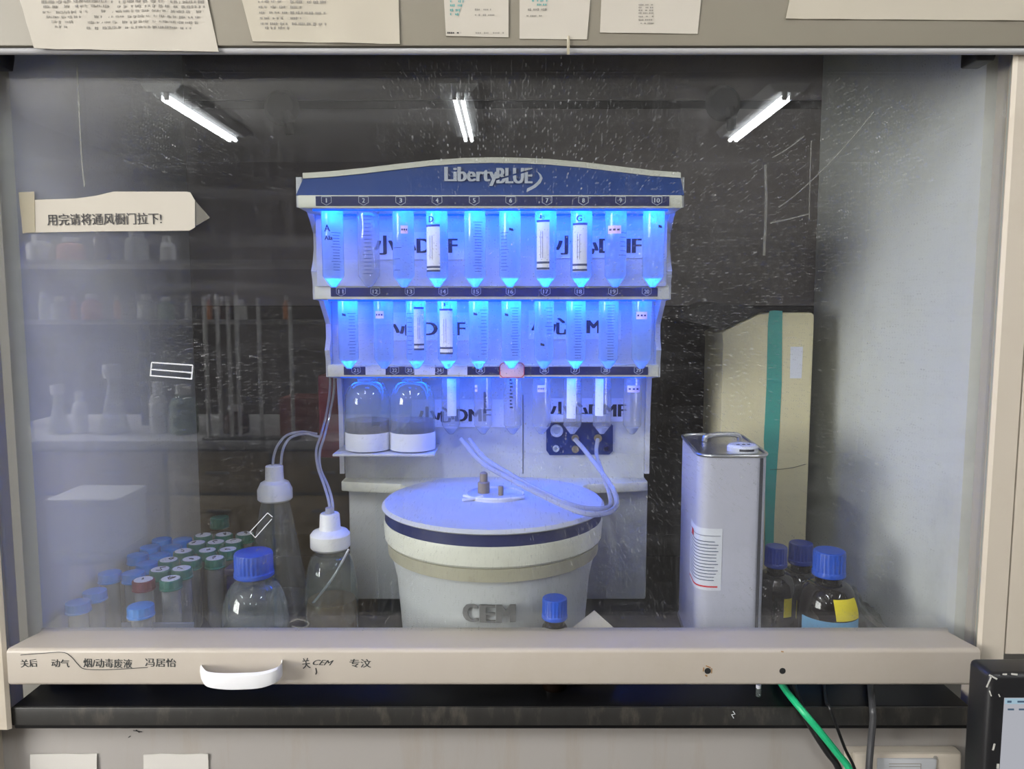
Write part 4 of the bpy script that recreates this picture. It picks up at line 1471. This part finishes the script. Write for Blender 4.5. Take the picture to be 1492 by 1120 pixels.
# rolled rim, recessed top
b = bm_new()
outer = rc + [rc[0]]
tube(b, [Vector((p.x, p.y, ztin - 0.003)) for p in outer], 0.0026, 8, smooth=False)
tube(b, [Vector((p.x, p.y, WZ + 0.003)) for p in outer], 0.0026, 8, smooth=False)
obj('rolled_rim', b, M_tin, tin)
b = bm_new()
prism(b, [(p.x, p.y, ztin - 0.0045) for p in offs(rc, -0.001)], (0, 0, 0.001))
topo = obj('top_plate', b, M_tin, tin)
b = bm_new()
h0, h1 = at(1026, 641, 1.10), at(1078, 638, 1.11)
h0.z = h1.z = ztin - 0.003
tube(b, [h0, h0 + Vector((0.004, 0, 0.008)), (h0 + h1) / 2 + Vector((0, 0, 0.010)), h1 + Vector((-0.004, 0, 0.008)), h1], 0.004, 8)
obj('handle', b, M_tin, tin)
b = bm_new()
cc = at(1082, 652, 1.025); cc.z = ztin - 0.004
lathe(b, [(0.0, 0.010), (0.018, 0.010), (0.021, 0.007), (0.021, 0.0)], 28, cc)
cp = obj('pull_cap', b, M_lab, tin)
b = bm_new()
cyl_patch(b, cc, 0.0213, -0.5, 0.5, 0.003, 0.006)
for dx_ in (-0.008, 0.0, 0.007):
    box(b, cc + Vector((dx_ - 0.002, -0.006, 0.0102)), cc + Vector((dx_ + 0.002, -0.002, 0.0106)))
obj('cap_print', b, M_seam, cp)
# seam
def edge_pt(f, z, d=0.0006):   # along the front face
    p = c0.lerp(c1, f)
    return Vector((p.x, p.y - d, z))
b = bm_new()
sx = 0.885
box(b, edge_pt(sx - 0.022, WZ + 0.01), edge_pt(sx + 0.022, ztin - 0.006) + Vector((0, 0.0006, 0)))
obj('seam', b, M_seam, tin)
# label over the front left corner
path = []
perim = rc  # starts at corner 0 (front left): from back side to front side
left0 = c0 + dvec * 0.30
pl = [left0 + (rc[0] - left0) * (k / 8) for k in range(8)] + rc[:7]
fr = Vector((X(1052, 0.985, 800), 0.985))
pl += [rc[6] + (fr - rc[6]) * (k / 4) for k in range(1, 5)]
pl = [p + Vector((-0.0006 if p.y > 0.99 else -0.0002, -0.0006)) for p in pl]
zl0_, zl1_ = Z(860, 0.985), Z(770, 0.985)
def band(b, pts, z0, z1):
    lo = [b.verts.new((p.x, p.y, z0)) for p in pts]
    hi = [b.verts.new((p.x, p.y, z1)) for p in pts]
    for k in range(len(pts) - 1):
        b.faces.new((lo[k], lo[k + 1], hi[k + 1], hi[k]))
b = bm_new()
band(b, pl, zl0_, zl1_)
lab = obj('paper_label', b, M_lab, tin)
pl2 = [p + Vector((-0.0005 if p.y > 0.99 else 0, -0.0006)) for p in pl]
b = bm_new()
hh = zl1_ - zl0_
band(b, pl2[:-2], zl0_ + hh * 0.05, zl0_ + hh * 0.075)
band(b, pl2[3:8], zl0_ + hh * 0.80, zl0_ + hh * 0.9)
obj('red_print', b, M_red, lab)
b = bm_new()
for k_ in range(13):
    zz = zl0_ + hh * (0.16 + 0.052 * k_)
    band(b, pl2[random.choice((1, 2, 3)):random.choice((-3, -2, -4))], zz, zz + hh * 0.012)
band(b, pl2[:-1], zl0_ + hh * 0.88, zl0_ + hh * 0.887)
obj('fine_print', b, M_grad, lab)

# ------------------------------------------------------------------ carton with teal tape
Yc = 1.26
carton = thing('carton', 'tall cream carton closed with a vertical strip of teal tape, standing behind the solvent tin', 'carton', (X(1120, Yc, 700), Yc + 0.05, WZ))
b = bm_new()
poly = [(1030, 845), (1166, 845), (1187, 459), (1183, 455), (1125, 455), (1105, 458), (1052, 484), (1046, 500)]
P = [at(px, py, Yc) for px, py in poly]
P[0].z = P[1].z = WZ
P[0].x = P[-1].x = X(1048, Yc, 700)
P[1].x = P[2].x
prism(b, P, (0, 0.12, 0), 0.003)
obj('carton_body', b, M_card, carton)
b = bm_new()
tp = [(1127, 452), (1140, 453), (1139, 560), (1135, 640), (1131, 700), (1128, 760), (1127, 812)]
tp2 = [(1114, 812), (1115, 760), (1115, 700), (1113, 640), (1117, 560), (1119, 470), (1121, 453)]
prism(b, [at(px, py, Yc - 0.001) for px, py in tp + tp2], (0, 0.0006, 0))
obj('teal_tape', b, M_teal, carton)
b = bm_new()
prism(b, [at(px, py, Yc - 0.0006) for px, py in ((1152, 505), (1170, 505), (1168, 551), (1151, 551))], (0, 0.0005, 0))
obj('white_label', b, M_lab, carton)
b = bm_new()
fl_ = [(1118, 452), (1085, 446), (1040, 440), (1000, 452), (985, 462), (1010, 470), (1055, 480), (1105, 456)]
prism(b, [at(px, py, Yc + (0.03 if i in (3, 4) else 0.004)) for i, (px, py) in enumerate(fl_)], (0, 0.1, 0.002))
obj('top_flap', b, mat('dark_film', (40, 36, 35), 0.35, var=0.2), carton)
b = bm_new()
tube(b, [at(1122, 684, Yc - 0.001), at(1150, 682, Yc - 0.001), at(1174, 676, Yc - 0.001)], 0.0004, 4)
obj('crease', b, M_seam, carton)

# crumpled clear bag by the side wall
b = bm_new()
nx_, ny_ = 26, 18
g = []
for j in range(ny_ + 1):
    row = []
    for i in range(nx_ + 1):
        u, v = i / nx_, j / ny_
        x = 0.468 + 0.098 * u
        y = 1.02 + 0.22 * v
        hgt = 0.075 * math.sin(PI * min(1, max(0, u * 0.95 + 0.03))) * math.sin(PI * (0.04 + 0.92 * v))
        hgt *= 0.65 + 0.7 * abs(mnoise.noise((u * 4, v * 5, 3)))
        row.append(b.verts.new((x, y, WZ + 0.001 + hgt + 0.012 * abs(mnoise.noise((u * 11, v * 13, 1))))))
    g.append(row)
for j in range(ny_):
    for i in range(nx_):
        b.faces.new((g[j][i], g[j][i + 1], g[j + 1][i + 1], g[j + 1][i]))
lone('plastic_bag', b, thin_plastic('clear_film', (205, 208, 200), 0.82, 0.12, 0.06, 0.10, 0.12), 'crumpled clear plastic bag lying by the light side lining behind the yellow tagged bottle', 'bag', sharp=180)

# ------------------------------------------------------------------ tube racks
ORD = ['first', 'second', 'third', 'fourth', 'fifth', 'sixth', 'seventh']
M_polyp = thin_plastic('frosted_tube', (206, 210, 214), 0.5, 0.38, 0.12, 0.05, 0.2)


def conical(name, c, capm, label, group, r=0.0125, L=0.105, capr=0.0150, caph=0.014, disc=True):
    c = Vector(c)
    t = thing(name, label, 'tube', c, group)
    obj('tube_wall', lathe(bm_new(), [(0.0, 0.0), (0.003, 0.0005), (r, 0.016), (r, L)], 20, c, cap=False), M_polyp, t)
    cp = ribbed_cap('cap', c + Vector((0, 0, L - 0.004)), capr, caph, capm, t, 14)
    if disc:
        b = bm_new()
        lathe(b, [(0.0, 0.0006), (capr * 0.80, 0.0006), (capr * 0.80, 0.0)], 24, c + Vector((0, 0, L - 0.004 + caph)), cap=False)
        d_ = obj('round_label', b, M_lab, cp)
        b = bm_new()
        rn = random.Random(int(c.x * 1e5))
        p0 = c + Vector((0, 0, L - 0.004 + caph + 0.0011))
        tube(b, [p0 + Vector((rn.uniform(-0.006, 0.006), rn.uniform(-0.007, 0.007), 0)) for _ in range(4)], 0.0006, 4)
        obj('pen_mark', b, M_dark, cp)
    return t


def rack(name, lo, hi, holes_z, m, label):
    t = thing(name, label, 'rack', ((lo[0] + hi[0]) / 2, (lo[1] + hi[1]) / 2, WZ))
    obj('base_plate', bx((lo[0], lo[1], WZ), (hi[0], hi[1], WZ + 0.004), 0.001), m, t)
    for s in (0, 1):
        y = (lo[1], hi[1] - 0.003)[s]
        obj('end_wall', bx((lo[0], y, WZ + 0.004), (hi[0], y + 0.003, holes_z), 0.001), m, t)
    return t


rack('tube_rack', (-0.522, 0.955), (-0.425, 1.215), WZ + 0.07, M_rack, 'translucent rack carrying the teal capped tubes')
colx = (-0.503, -0.471, -0.441)
names = ('row beside the sky blue caps', 'middle row of teal caps', 'row beside the navy box')
for ci, x in enumerate(colx):
    for ri in range(6):
        if ci == 2 and ri < 2:
            continue
        y = 0.982 + ri * 0.041 + ci * 0.004
        if ci == 0 and ri == 0:
            m_ = M_maroon
            lb = 'dark red capped tube with a white round label at the rack corner'
        else:
            m_ = M_green
            lb = 'teal capped tube, %s from the sash in the %s' % (ORD[ri], names[ci])
        conical('capped_tube', (x + 0.004 * math.sin(ri * 2.1 + ci), y, WZ + 0.0045), m_, lb, 'tubes with labelled caps in the rack')
# sky blue capped tubes along the side lining
rack('tube_rack', (-0.598, 0.94), (-0.53, 1.23), WZ + 0.06, M_rack, 'translucent rack carrying the sky blue capped tubes along the side lining')
for ci, x in enumerate((-0.582, -0.548)):
    for ri in range(7):
        if (ci, ri) in ((1, 0), (1, 1), (0, 3)):
            continue
        y = 0.962 + ri * 0.040
        conical('capped_tube', (x, y, WZ + 0.0045), M_sky, 'sky blue capped tube, %s from the sash in the row %s' % (ORD[ri], ('against the side lining', 'beside the teal caps')[ci]),
                'sky blue capped tubes in the rack', L=0.094 - 0.012 * (ri < 2), capr=0.0160, disc=False)
c = (X(205, 0.945, 885), 0.945, WZ)
conical('capped_tube', c, M_sky, 'lone sky blue capped tube standing in front of the racks behind the sash rail', 'sky blue capped tubes in the rack', L=Z(893, 0.945) - WZ, capr=0.0170, caph=0.015, disc=False)
# navy box beside the rack
b = bm_new()
box(b, (-0.416, 1.045, WZ), (-0.376, 1.10, Z(838, 1.045)), 0.004)
nb = thing('navy_box', 'small dark navy plastic box between the teal capped tubes and the blue capped bottle', 'box', (-0.396, 1.07, WZ))
obj('box_body', b, M_navyp, nb)
b = bm_new()
box(b, (-0.4175, 1.0435, Z(838, 1.045) - 0.001), (-0.3745, 1.1015, Z(828, 1.045)), 0.003)
obj('lid', b, mat('dusk_lid', (70, 66, 96), 0.4), nb)
# green capped bottle behind
Yb = 1.29
c = Vector((X(320, Yb, 760), Yb, WZ))
t = thing('green_cap_bottle', 'small clear bottle with a dark green cap standing behind the tube racks', 'bottle', c)
zc0 = Z(768, Yb) - WZ
obj('glass_body', lathe(bm_new(), bottle_profile(0.026, zc0 + 0.008, 0.013, zc0 - 0.04, zc0 - 0.006), 32, c, cap=False), M_glass, t)
ribbed_cap('cap', c + Vector((0, 0, zc0)), 0.0165, 0.019, M_green, t, 16)

# ------------------------------------------------------------------ things at the sash and apron
# white vial lying under the rail
c = at(1105, 1010, 0.895); c.z = WZ
t = thing('small_vial', 'tiny white capped vial standing under the sash rail on the worktop', 'vial', c)
obj('vial_body', lathe(bm_new(), [(0, 0), (0.003, 0), (0.0034, 0.001), (0.0034, 0.010), (0.003, 0.011), (0, 0.011)], 16, c), M_glass, t)
obj('cap', lathe(bm_new(), [(0, 0.0108), (0.0032, 0.0108), (0.0032, 0.015), (0, 0.0155)], 16, c), M_lab, t)

def drop(pts, r, name, m, label, cat, seg=10):
    lone(name, tb(pts, r, seg), m, label, cat, group='hoses and cables over the worktop edge')
e = WF - 0.006
def wp(px, Y): return Vector((X(px, Y, 1020), Y, WZ + 0.006))
drop([wp(1120, 0.97), at(1142, 1001, 0.893), at(1168, 1034, e - 0.010), at(1195, 1066, e - 0.018), at(1219, 1096, e - 0.020), at(1239, 1124, e - 0.022), at(1250, 1180, 0.832)], 0.0043, 'green_hose', M_greent, 'bright green hose running slantwise over the worktop edge', 'hose')
drop([wp(1140, 0.98), at(1160, 1010, 0.887), at(1170, 1037, e - 0.001), at(1189, 1070, e - 0.001), at(1206, 1096, e - 0.002), at(1222, 1120, e - 0.003), at(1234, 1175, 0.856)], 0.0042, 'black_cable', M_black, 'thick black cable running close beneath the green hose', 'cable')
drop([wp(1196, 0.97), at(1203, 1018, 0.880), at(1208, 1029, 0.861), at(1214, 1044, e - 0.004), at(1222, 1066, e - 0.004), at(1232, 1092, e - 0.006), at(1246, 1122, e - 0.008), at(1258, 1175, 0.852)], 0.0019, 'black_cable', M_black, 'thin black wire hanging between the green hose and the grey cable', 'cable')
drop([wp(1262, 0.97), at(1269, 1003, 0.895), at(1271, 1030, e + 0.001), at(1272, 1048, e - 0.004), at(1269, 1080, e - 0.006), at(1266, 1125, e - 0.012), at(1266, 1190, 0.845)], 0.0040, 'grey_cable', M_greyc, 'thick grey cable hanging straight down over the worktop edge', 'cable')

# socket box on the apron
YA = GY - 0.005
def ap(px, py, d=0.0): return at(px, py, YA - d)
YA -= 0.0004
sb = thing('socket_box', 'cream plastic socket box with a grey flap on the apron below the worktop', 'socket', ap(1315, 1180))
x0, x1, z1_, z0_ = ap(1233, 1100, 0.01).x, ap(1397, 1100, 0.01).x, ap(1300, 1091, 0.01).z, ap(1300, 1185, 0.01).z
obj('housing', bx((x0, YA - 0.018, z0_), (x1, YA, z1_), 0.004), M_frame, sb)
obj('front_frame', bx((ap(1242, 1100, 0.02).x, YA - 0.026, z0_ + 0.006), (ap(1398, 1100, 0.02).x, YA - 0.017, ap(1300, 1098, 0.026).z), 0.004), M_frame, sb)
fp = obj('flap', bx((ap(1279, 1100, 0.028).x, YA - 0.029, z0_ + 0.014), (ap(1365, 1100, 0.028).x, YA - 0.0255, ap(1300, 1105, 0.028).z), 0.0012), mat('grey_flap', (190, 192, 194), 0.4), sb)
b = bm_new()
xa_, xb_ = ap(1296, 1110, 0.03).x, ap(1343, 1110, 0.03).x
for zz in (1113, 1117):
    box(b, (xa_, YA - 0.0296, ap(1300, zz, 0.03).z - 0.0003), (xb_, YA - 0.0288, ap(1300, zz, 0.03).z + 0.0003))
box(b, (xb_ - 0.0006, YA - 0.0296, ap(1300, 1130, 0.03).z), (xb_, YA - 0.0288, ap(1300, 1113, 0.03).z))
obj('flap_groove', b, M_inkf, fp)
b = bm_new()
lathe(b, [(0.0, 0.0006), (0.003, 0.0006), (0.003, 0.0)], 16, mtx=Matrix.Translation((ap(1362, 1107, 0.03).x + 0.003, YA - 0.0258, ap(1362, 1107, 0.03).z)) @ Matrix.Rotation(PI / 2, 4, 'X'))
obj('screw', b, M_inkf, sb)

# slips of paper on the apron
for px0, px1, lb in ((46, 144, 'blank white slip of paper on the apron, nearer the corner post'), (211, 306, 'blank white slip of paper on the apron, below the sash handle')):
    b = bm_new()
    cs = [at(px0, 1190, YA), at(px1, 1190, YA), at(px1 - 2, 1097, YA), at(px0, 1097, YA)]
    sheet(b, cs, 8, 8, 0.003, 0.0006, px0)
    lone('paper_slip', b, M_paperw, lb, 'paper', group='slips on the apron', sharp=60)
# small scuffs on the apron
b = bm_new()
for px0, py0, px1, py1 in ((194, 1064, 207, 1066), (187, 1074, 190, 1072), (198, 1063, 203, 1067)):
    tube(b, [at(px0, py0, YA - 0.0002), at(px1, py1, YA - 0.0002)], 0.0005, 4, smooth=False)
obj('scuff', b, M_ink, hood)
# scratches on the front edge of the worktop
b = bm_new()
tube(b, [at(1068, 1036, WF - 0.0003), at(1071, 1040, WF - 0.0003), at(1066, 1041, WF - 0.0003), at(1069, 1046, WF - 0.0003)], 0.0006, 4, smooth=False)
tube(b, [at(1198, 1024, WF + 0.012), at(1208, 1031, WF + 0.004)], 0.0006, 4, smooth=False)
obj('scratch', b, M_residue, wt)

# ------------------------------------------------------------------ monitor at the corner, on its trolley
YM = 0.70
mx0, mz1 = X(1438, YM, 1050), Z(981, YM)
mon = thing('monitor', 'black framed monitor with scuffed corner standing before the corner post', 'monitor', (mx0 + 0.17, YM + 0.02, 0.70))
obj('bezel', bx((mx0, YM, 0.76), (mx0 + 0.36, YM + 0.035, mz1), 0.006, 3), M_black, mon)
b = bm_new()
sx0, sz1 = X(1462, YM - 0.001, 1050), Z(1017, YM - 0.001)
box(b, (sx0, YM - 0.0012, 0.785), (mx0 + 0.335, YM + 0.001, sz1))
scn = obj('screen', b, emitter('screen_glow', (0.50, 0.51, 0.56), 0.95), mon)
b = bm_new()
box(b, (sx0, YM - 0.0018, sz1 - 0.0055), (mx0 + 0.335, YM - 0.0012, sz1))
obj('title_bar', b, emitter('screen_bar', (0.42, 0.60, 0.72), 0.9), scn)
b = bm_new()
for dx_, dz_, w_, h_ in ((0.002, -0.003, 0.004, 0.002), (0.012, -0.003, 0.016, 0.0018), (0.003, -0.011, 0.006, 0.0016), (0.014, -0.011, 0.006, 0.0016)):
    box(b, (sx0 + dx_, YM - 0.0022, sz1 + dz_ - h_ / 2), (sx0 + dx_ + w_, YM - 0.0017, sz1 + dz_ + h_ / 2))
obj('screen_text', b, emitter('screen_text', (0.10, 0.16, 0.24), 0.8), scn)
b = bm_new()
for px, py, w_, h_, a in ((1441, 993, 0.0012, 0.012, 0.35), (1447, 986, 0.009, 0.0016, 0.5), (1464, 982, 0.004, 0.0014, 0), (1478, 982, 0.006, 0.0016, 0.1), (1443, 1010, 0.001, 0.006, -0.4), (1448, 1088, 0.0016, 0.007, 0.2), (1454, 1116, 0.0022, 0.005, 0), (1456, 1013, 0.001, 0.003, -0.5)):
    p = at(px, py, YM - 0.0003)
    box(b, (-w_ / 2, -0.0003, -h_ / 2), (w_ / 2, 0.0003, h_ / 2), mtx=Matrix.Translation(p) @ Matrix.Rotation(a, 4, 'Y'))
obj('scuff', b, M_scuff, mon)
obj('stand_foot', bx((mx0 + 0.09, YM - 0.06, 0.70), (mx0 + 0.27, YM + 0.10, 0.712), 0.004), M_black, mon)
obj('stand_neck', bx((mx0 + 0.15, YM + 0.02, 0.712), (mx0 + 0.21, YM + 0.05, 0.86), 0.004), M_black, mon)
tro = thing('trolley', 'plain grey trolley under the black monitor', 'trolley', (mx0 + 0.18, YM - 0.02, 0))
obj('trolley_top', bx((mx0 - 0.02, YM - 0.18, 0.675), (mx0 + 0.40, YM + 0.14, 0.70), 0.004), M_fix, tro)
for sx_ in (0.0, 0.36):
    for sy_ in (-0.16, 0.10):
        obj('leg', bx((mx0 + sx_, YM + sy_, 0.0), (mx0 + sx_ + 0.025, YM + sy_ + 0.025, 0.676), 0.003), M_fix, tro)

# ------------------------------------------------------------------ island bench behind the photographer (mirrored in the glass)
M_bench = mat('bench_grey', (150, 150, 148), 0.5, var=0.05)
M_wood = mat('bench_drawer_beige', (196, 176, 140), 0.55, var=0.06)
M_shelfm = mat('shelf_board', (214, 212, 208), 0.4, var=0.04)
M_upr = mat('shelf_upright', (90, 90, 92), 0.45)
YV = 2.95
yb0 = 2 * GY - YV                # front edge of the bench
ZB = Z(642, YV)
bxl, bxr = -2.3, -0.52
bench = thing('island_bench', 'beige island bench with grey top mirrored in the glass', 'bench', ((bxl + bxr) / 2, yb0 - 0.4, 0))
obj('bench_top', bx((bxl, yb0 - 0.8, ZB - 0.035), (bxr, yb0, ZB), 0.004), mat('bench_top', (200, 200, 204), 0.35), bench)
for i in range(4):
    xa_ = bxl + 0.03 + i * (bxr - bxl - 0.06) / 4
    xb_ = xa_ + (bxr - bxl - 0.06) / 4 - 0.008
    cab = obj('cabinet_body', bx((xa_, yb0 - 0.78, 0.08), (xb_, yb0 - 0.045, ZB - 0.036)), M_bench, bench)
    for j, (z0_, z1_) in enumerate(((0.10, 0.62), (0.635, ZB - 0.05))):
        dd = obj('drawer_front' if j else 'cabinet_door', bx((xa_ + 0.004, yb0 - 0.045, z0_), (xb_ - 0.004, yb0 - 0.027, z1_), 0.003), M_wood, bench)
        zz = (z0_ + z1_) / 2 if j else z1_ - 0.06
        obj('handle', bx(((xa_ + xb_) / 2 - 0.05, yb0 - 0.027, zz - 0.006), ((xa_ + xb_) / 2 + 0.05, yb0 - 0.012, zz + 0.006), 0.004), M_tin, dd)
zS1, zS2 = Z(467, YV), Z(377, YV)
shelf = thing('reagent_shelf', 'two level reagent shelf on the island bench mirrored in the glass', 'shelf', ((bxl + bxr) / 2, yb0 - 0.14, ZB))
for xx in (bxl + 0.05, (bxl + bxr) / 2 - 0.28, bxr - 0.12):
    obj('upright', bx((xx, yb0 - 0.44, ZB + 0.0004), (xx + 0.035, yb0 - 0.4005, zS2 + 0.25), 0.002), M_upr, shelf)
xs0, xs1 = mir(45, 467, YV).x, mir(300, 467, YV).x
for zz in (zS1, zS2):
    obj('shelf_board', bx((bxl, yb0 - 0.40, zz - 0.016), (bxr, yb0 - 0.10, zz), 0.002), M_shelfm, shelf)
    obj('shelf_lip', bx((bxl, yb0 - 0.0995, zz - 0.006), (bxr, yb0 - 0.0965, zz + 0.004), 0.001), M_tin, shelf)

M_bottles = {
    'clear': thin_plastic('shelf_clear_glass', (205, 208, 205), 0.45, 0.45, 0.1, 0.08, 0.08),
    'white': mat('shelf_white_plastic', (222, 222, 222), 0.5), 'amber': mat('shelf_amber', (70, 36, 18), 0.15), 'orange': mat('shelf_orange', (216, 140, 84), 0.5),
    'green': mat('shelf_green', (110, 136, 110), 0.5), 'pinkish': mat('shelf_pink', (196, 130, 120), 0.5), 'grey': mat('shelf_grey', (150, 152, 156), 0.5)}


def shelf_bottle(px, py0, py1, wpx, colour, where, kind='bottle', z=None, dy=-0.17):
    p = mir(px, py0, YV - dy)
    z0_ = z + 0.0006
    H = mir(px, py1, YV - dy).z - z0_
    r = wpx / F * YV / 2
    c = Vector((p.x, p.y, z0_))
    t = thing('shelf_bottle', '%s %s %s' % (colour, kind, where), kind, c, 'bottles on the island bench')
    if kind == 'flask':
        prof_ = [(0, 0), (r, 0), (r, 0.01), (r * 0.35, H * 0.62), (r * 0.30, H * 0.8)]
    else:
        prof_ = bottle_profile(r, H * 0.84, r * 0.45, H * 0.52, H * 0.76)
    obj('vessel', lathe(bm_new(), prof_, 20, c), M_bottles[colour], t)
    obj('cap', lathe(bm_new(), [(0, H * 0.80), (r * 0.55, H * 0.80), (r * 0.55, H - 0.003), (r * 0.48, H), (0, H)], 20, c), M_bottles['white'], t)


for px, py1, w, col, wh in ((66, 425, 14, 'clear', 'at the outer end of the mirrored middle shelf'), (90, 432, 26, 'grey', 'second along the mirrored middle shelf'), (108, 430, 9, 'orange', 'thin, third along the mirrored middle shelf'),
                            (135, 428, 28, 'pinkish', 'on the mirrored middle shelf between two orange ones'), (172, 430, 10, 'orange', 'thin, beside the pinkish one on the mirrored middle shelf'),
                            (215, 428, 26, 'clear', 'wide, near the middle of the mirrored shelf'), (243, 432, 22, 'green', 'on the mirrored middle shelf'), (275, 428, 9, 'white', 'slim, on the mirrored middle shelf'),
                            (306, 428, 8, 'orange', 'slim, towards the synthesizer on the mirrored shelf'), (330, 432, 26, 'amber', 'nearer the synthesizer on the mirrored shelf'), (352, 436, 18, 'white', 'second last before the synthesizer on the mirrored shelf'), (418, 430, 10, 'orange', 'last on the mirrored shelf before the synthesizer')):
    shelf_bottle(px, 467, py1, w, col, wh, 'bottle', zS1)
for px, py1, w, col, wh in ((60, 342, 36, 'white', 'first on the mirrored top shelf'), (105, 346, 40, 'pinkish', 'second on the mirrored top shelf'), (150, 330, 24, 'amber', 'third on the mirrored top shelf'), (200, 334, 34, 'clear', 'fourth on the mirrored top shelf'), (245, 344, 22, 'white', 'fifth on the mirrored top shelf')):
    shelf_bottle(px, 377, py1, w, col, wh, 'jar' if w > 33 else 'bottle', zS2)
for px, py1, w, col, wh, kd in ((88, 560, 34, 'clear', 'with slanting walls on the mirrored bench top', 'flask'), (119, 570, 22, 'white', 'on the mirrored bench top beside the flask', 'bottle'), (168, 530, 46, 'clear', 'tall, on the mirrored bench top', 'flask'),
                                (233, 556, 26, 'white', 'slim, on the mirrored bench top below the residue outline', 'bottle'), (270, 560, 42, 'green', 'broad, on the mirrored bench top below the residue outline', 'jar'), (345, 590, 40, 'amber', 'squat, on the mirrored bench top', 'jar')):
    shelf_bottle(px, 640, py1, w, col, wh, kd, ZB, -0.20)
# carton on the mirrored bench top
pp_ = mir(420, 640, YV)
lone('red_carton', bx((pp_.x - 0.07, pp_.y - 0.30, ZB + 0.0005), (pp_.x + 0.09, pp_.y - 0.12, ZB + 0.16), 0.003), mat('dull_red_card', (150, 84, 74), 0.7), 'dull red carton on the mirrored bench top near the synthesizer', 'carton')
# glass rods in a stand
st = thing('pipette_stand', 'stand of upright white pipettes mirrored in the glass above the flask', 'pipette stand', (mir(365, 560, YV - 0.08).x, yb0 - 0.06 + 0.08, ZB))
# stands on the bench top before the shelf
ps = [300, 318, 334, 346, 378, 424]
yst = yb0 - 0.035
obj('stand_base', bx((mir(292, 600, YV).x, yst - 0.03, ZB + 0.0005), (mir(432, 600, YV).x, yst + 0.03, ZB + 0.012), 0.003), M_upr, st)
for px, py in zip(ps, (432, 428, 440, 430, 434, 440)):
    p = mir(px, 500, 2 * GY - yst)
    obj('pipette', tb([(p.x, yst, ZB + 0.012), (p.x, yst, mir(px, py, 2 * GY - yst).z)], 0.008, 10, smooth=False), M_bottles['white'], st)
# foam box on a stool
Yf = 2.55
yf = 2 * GY - Yf
fx0, fx1 = mir(68, 760, Yf).x, mir(170, 760, Yf).x
fz1, fz0 = mir(68, 727, Yf).z, mir(68, 806, Yf).z
fb = thing('foam_box', 'white foam box on a stool mirrored in the glass', 'box', ((fx0 + fx1) / 2, yf - 0.12, fz0))
obj('box_body', bx((fx0, yf - 0.22, fz0), (fx1, yf, fz1 - 0.03), 0.006), M_white, fb)
obj('lid', bx((fx0 - 0.004, yf - 0.224, fz1 - 0.0295), (fx1 + 0.004, yf + 0.004, fz1), 0.006), M_white, fb)
sl = thing('stool', 'grey round stool carrying the mirrored foam box', 'stool', ((fx0 + fx1) / 2, yf - 0.11, 0))
obj('seat', lathe(bm_new(), [(0, fz0 - 0.03), (0.15, fz0 - 0.03), (0.16, fz0 - 0.015), (0.155, fz0), (0, fz0)], 32, ((fx0 + fx1) / 2, yf - 0.11, 0)), M_bench, sl)
for k_ in range(4):
    a = PI / 4 + k_ * PI / 2
    obj('leg', tb([((fx0 + fx1) / 2 + 0.11 * math.cos(a), yf - 0.11 + 0.11 * math.sin(a), fz0 - 0.03), ((fx0 + fx1) / 2 + 0.17 * math.cos(a), yf - 0.11 + 0.17 * math.sin(a), 0.0)], 0.011, 10, smooth=False), M_tin, sl)
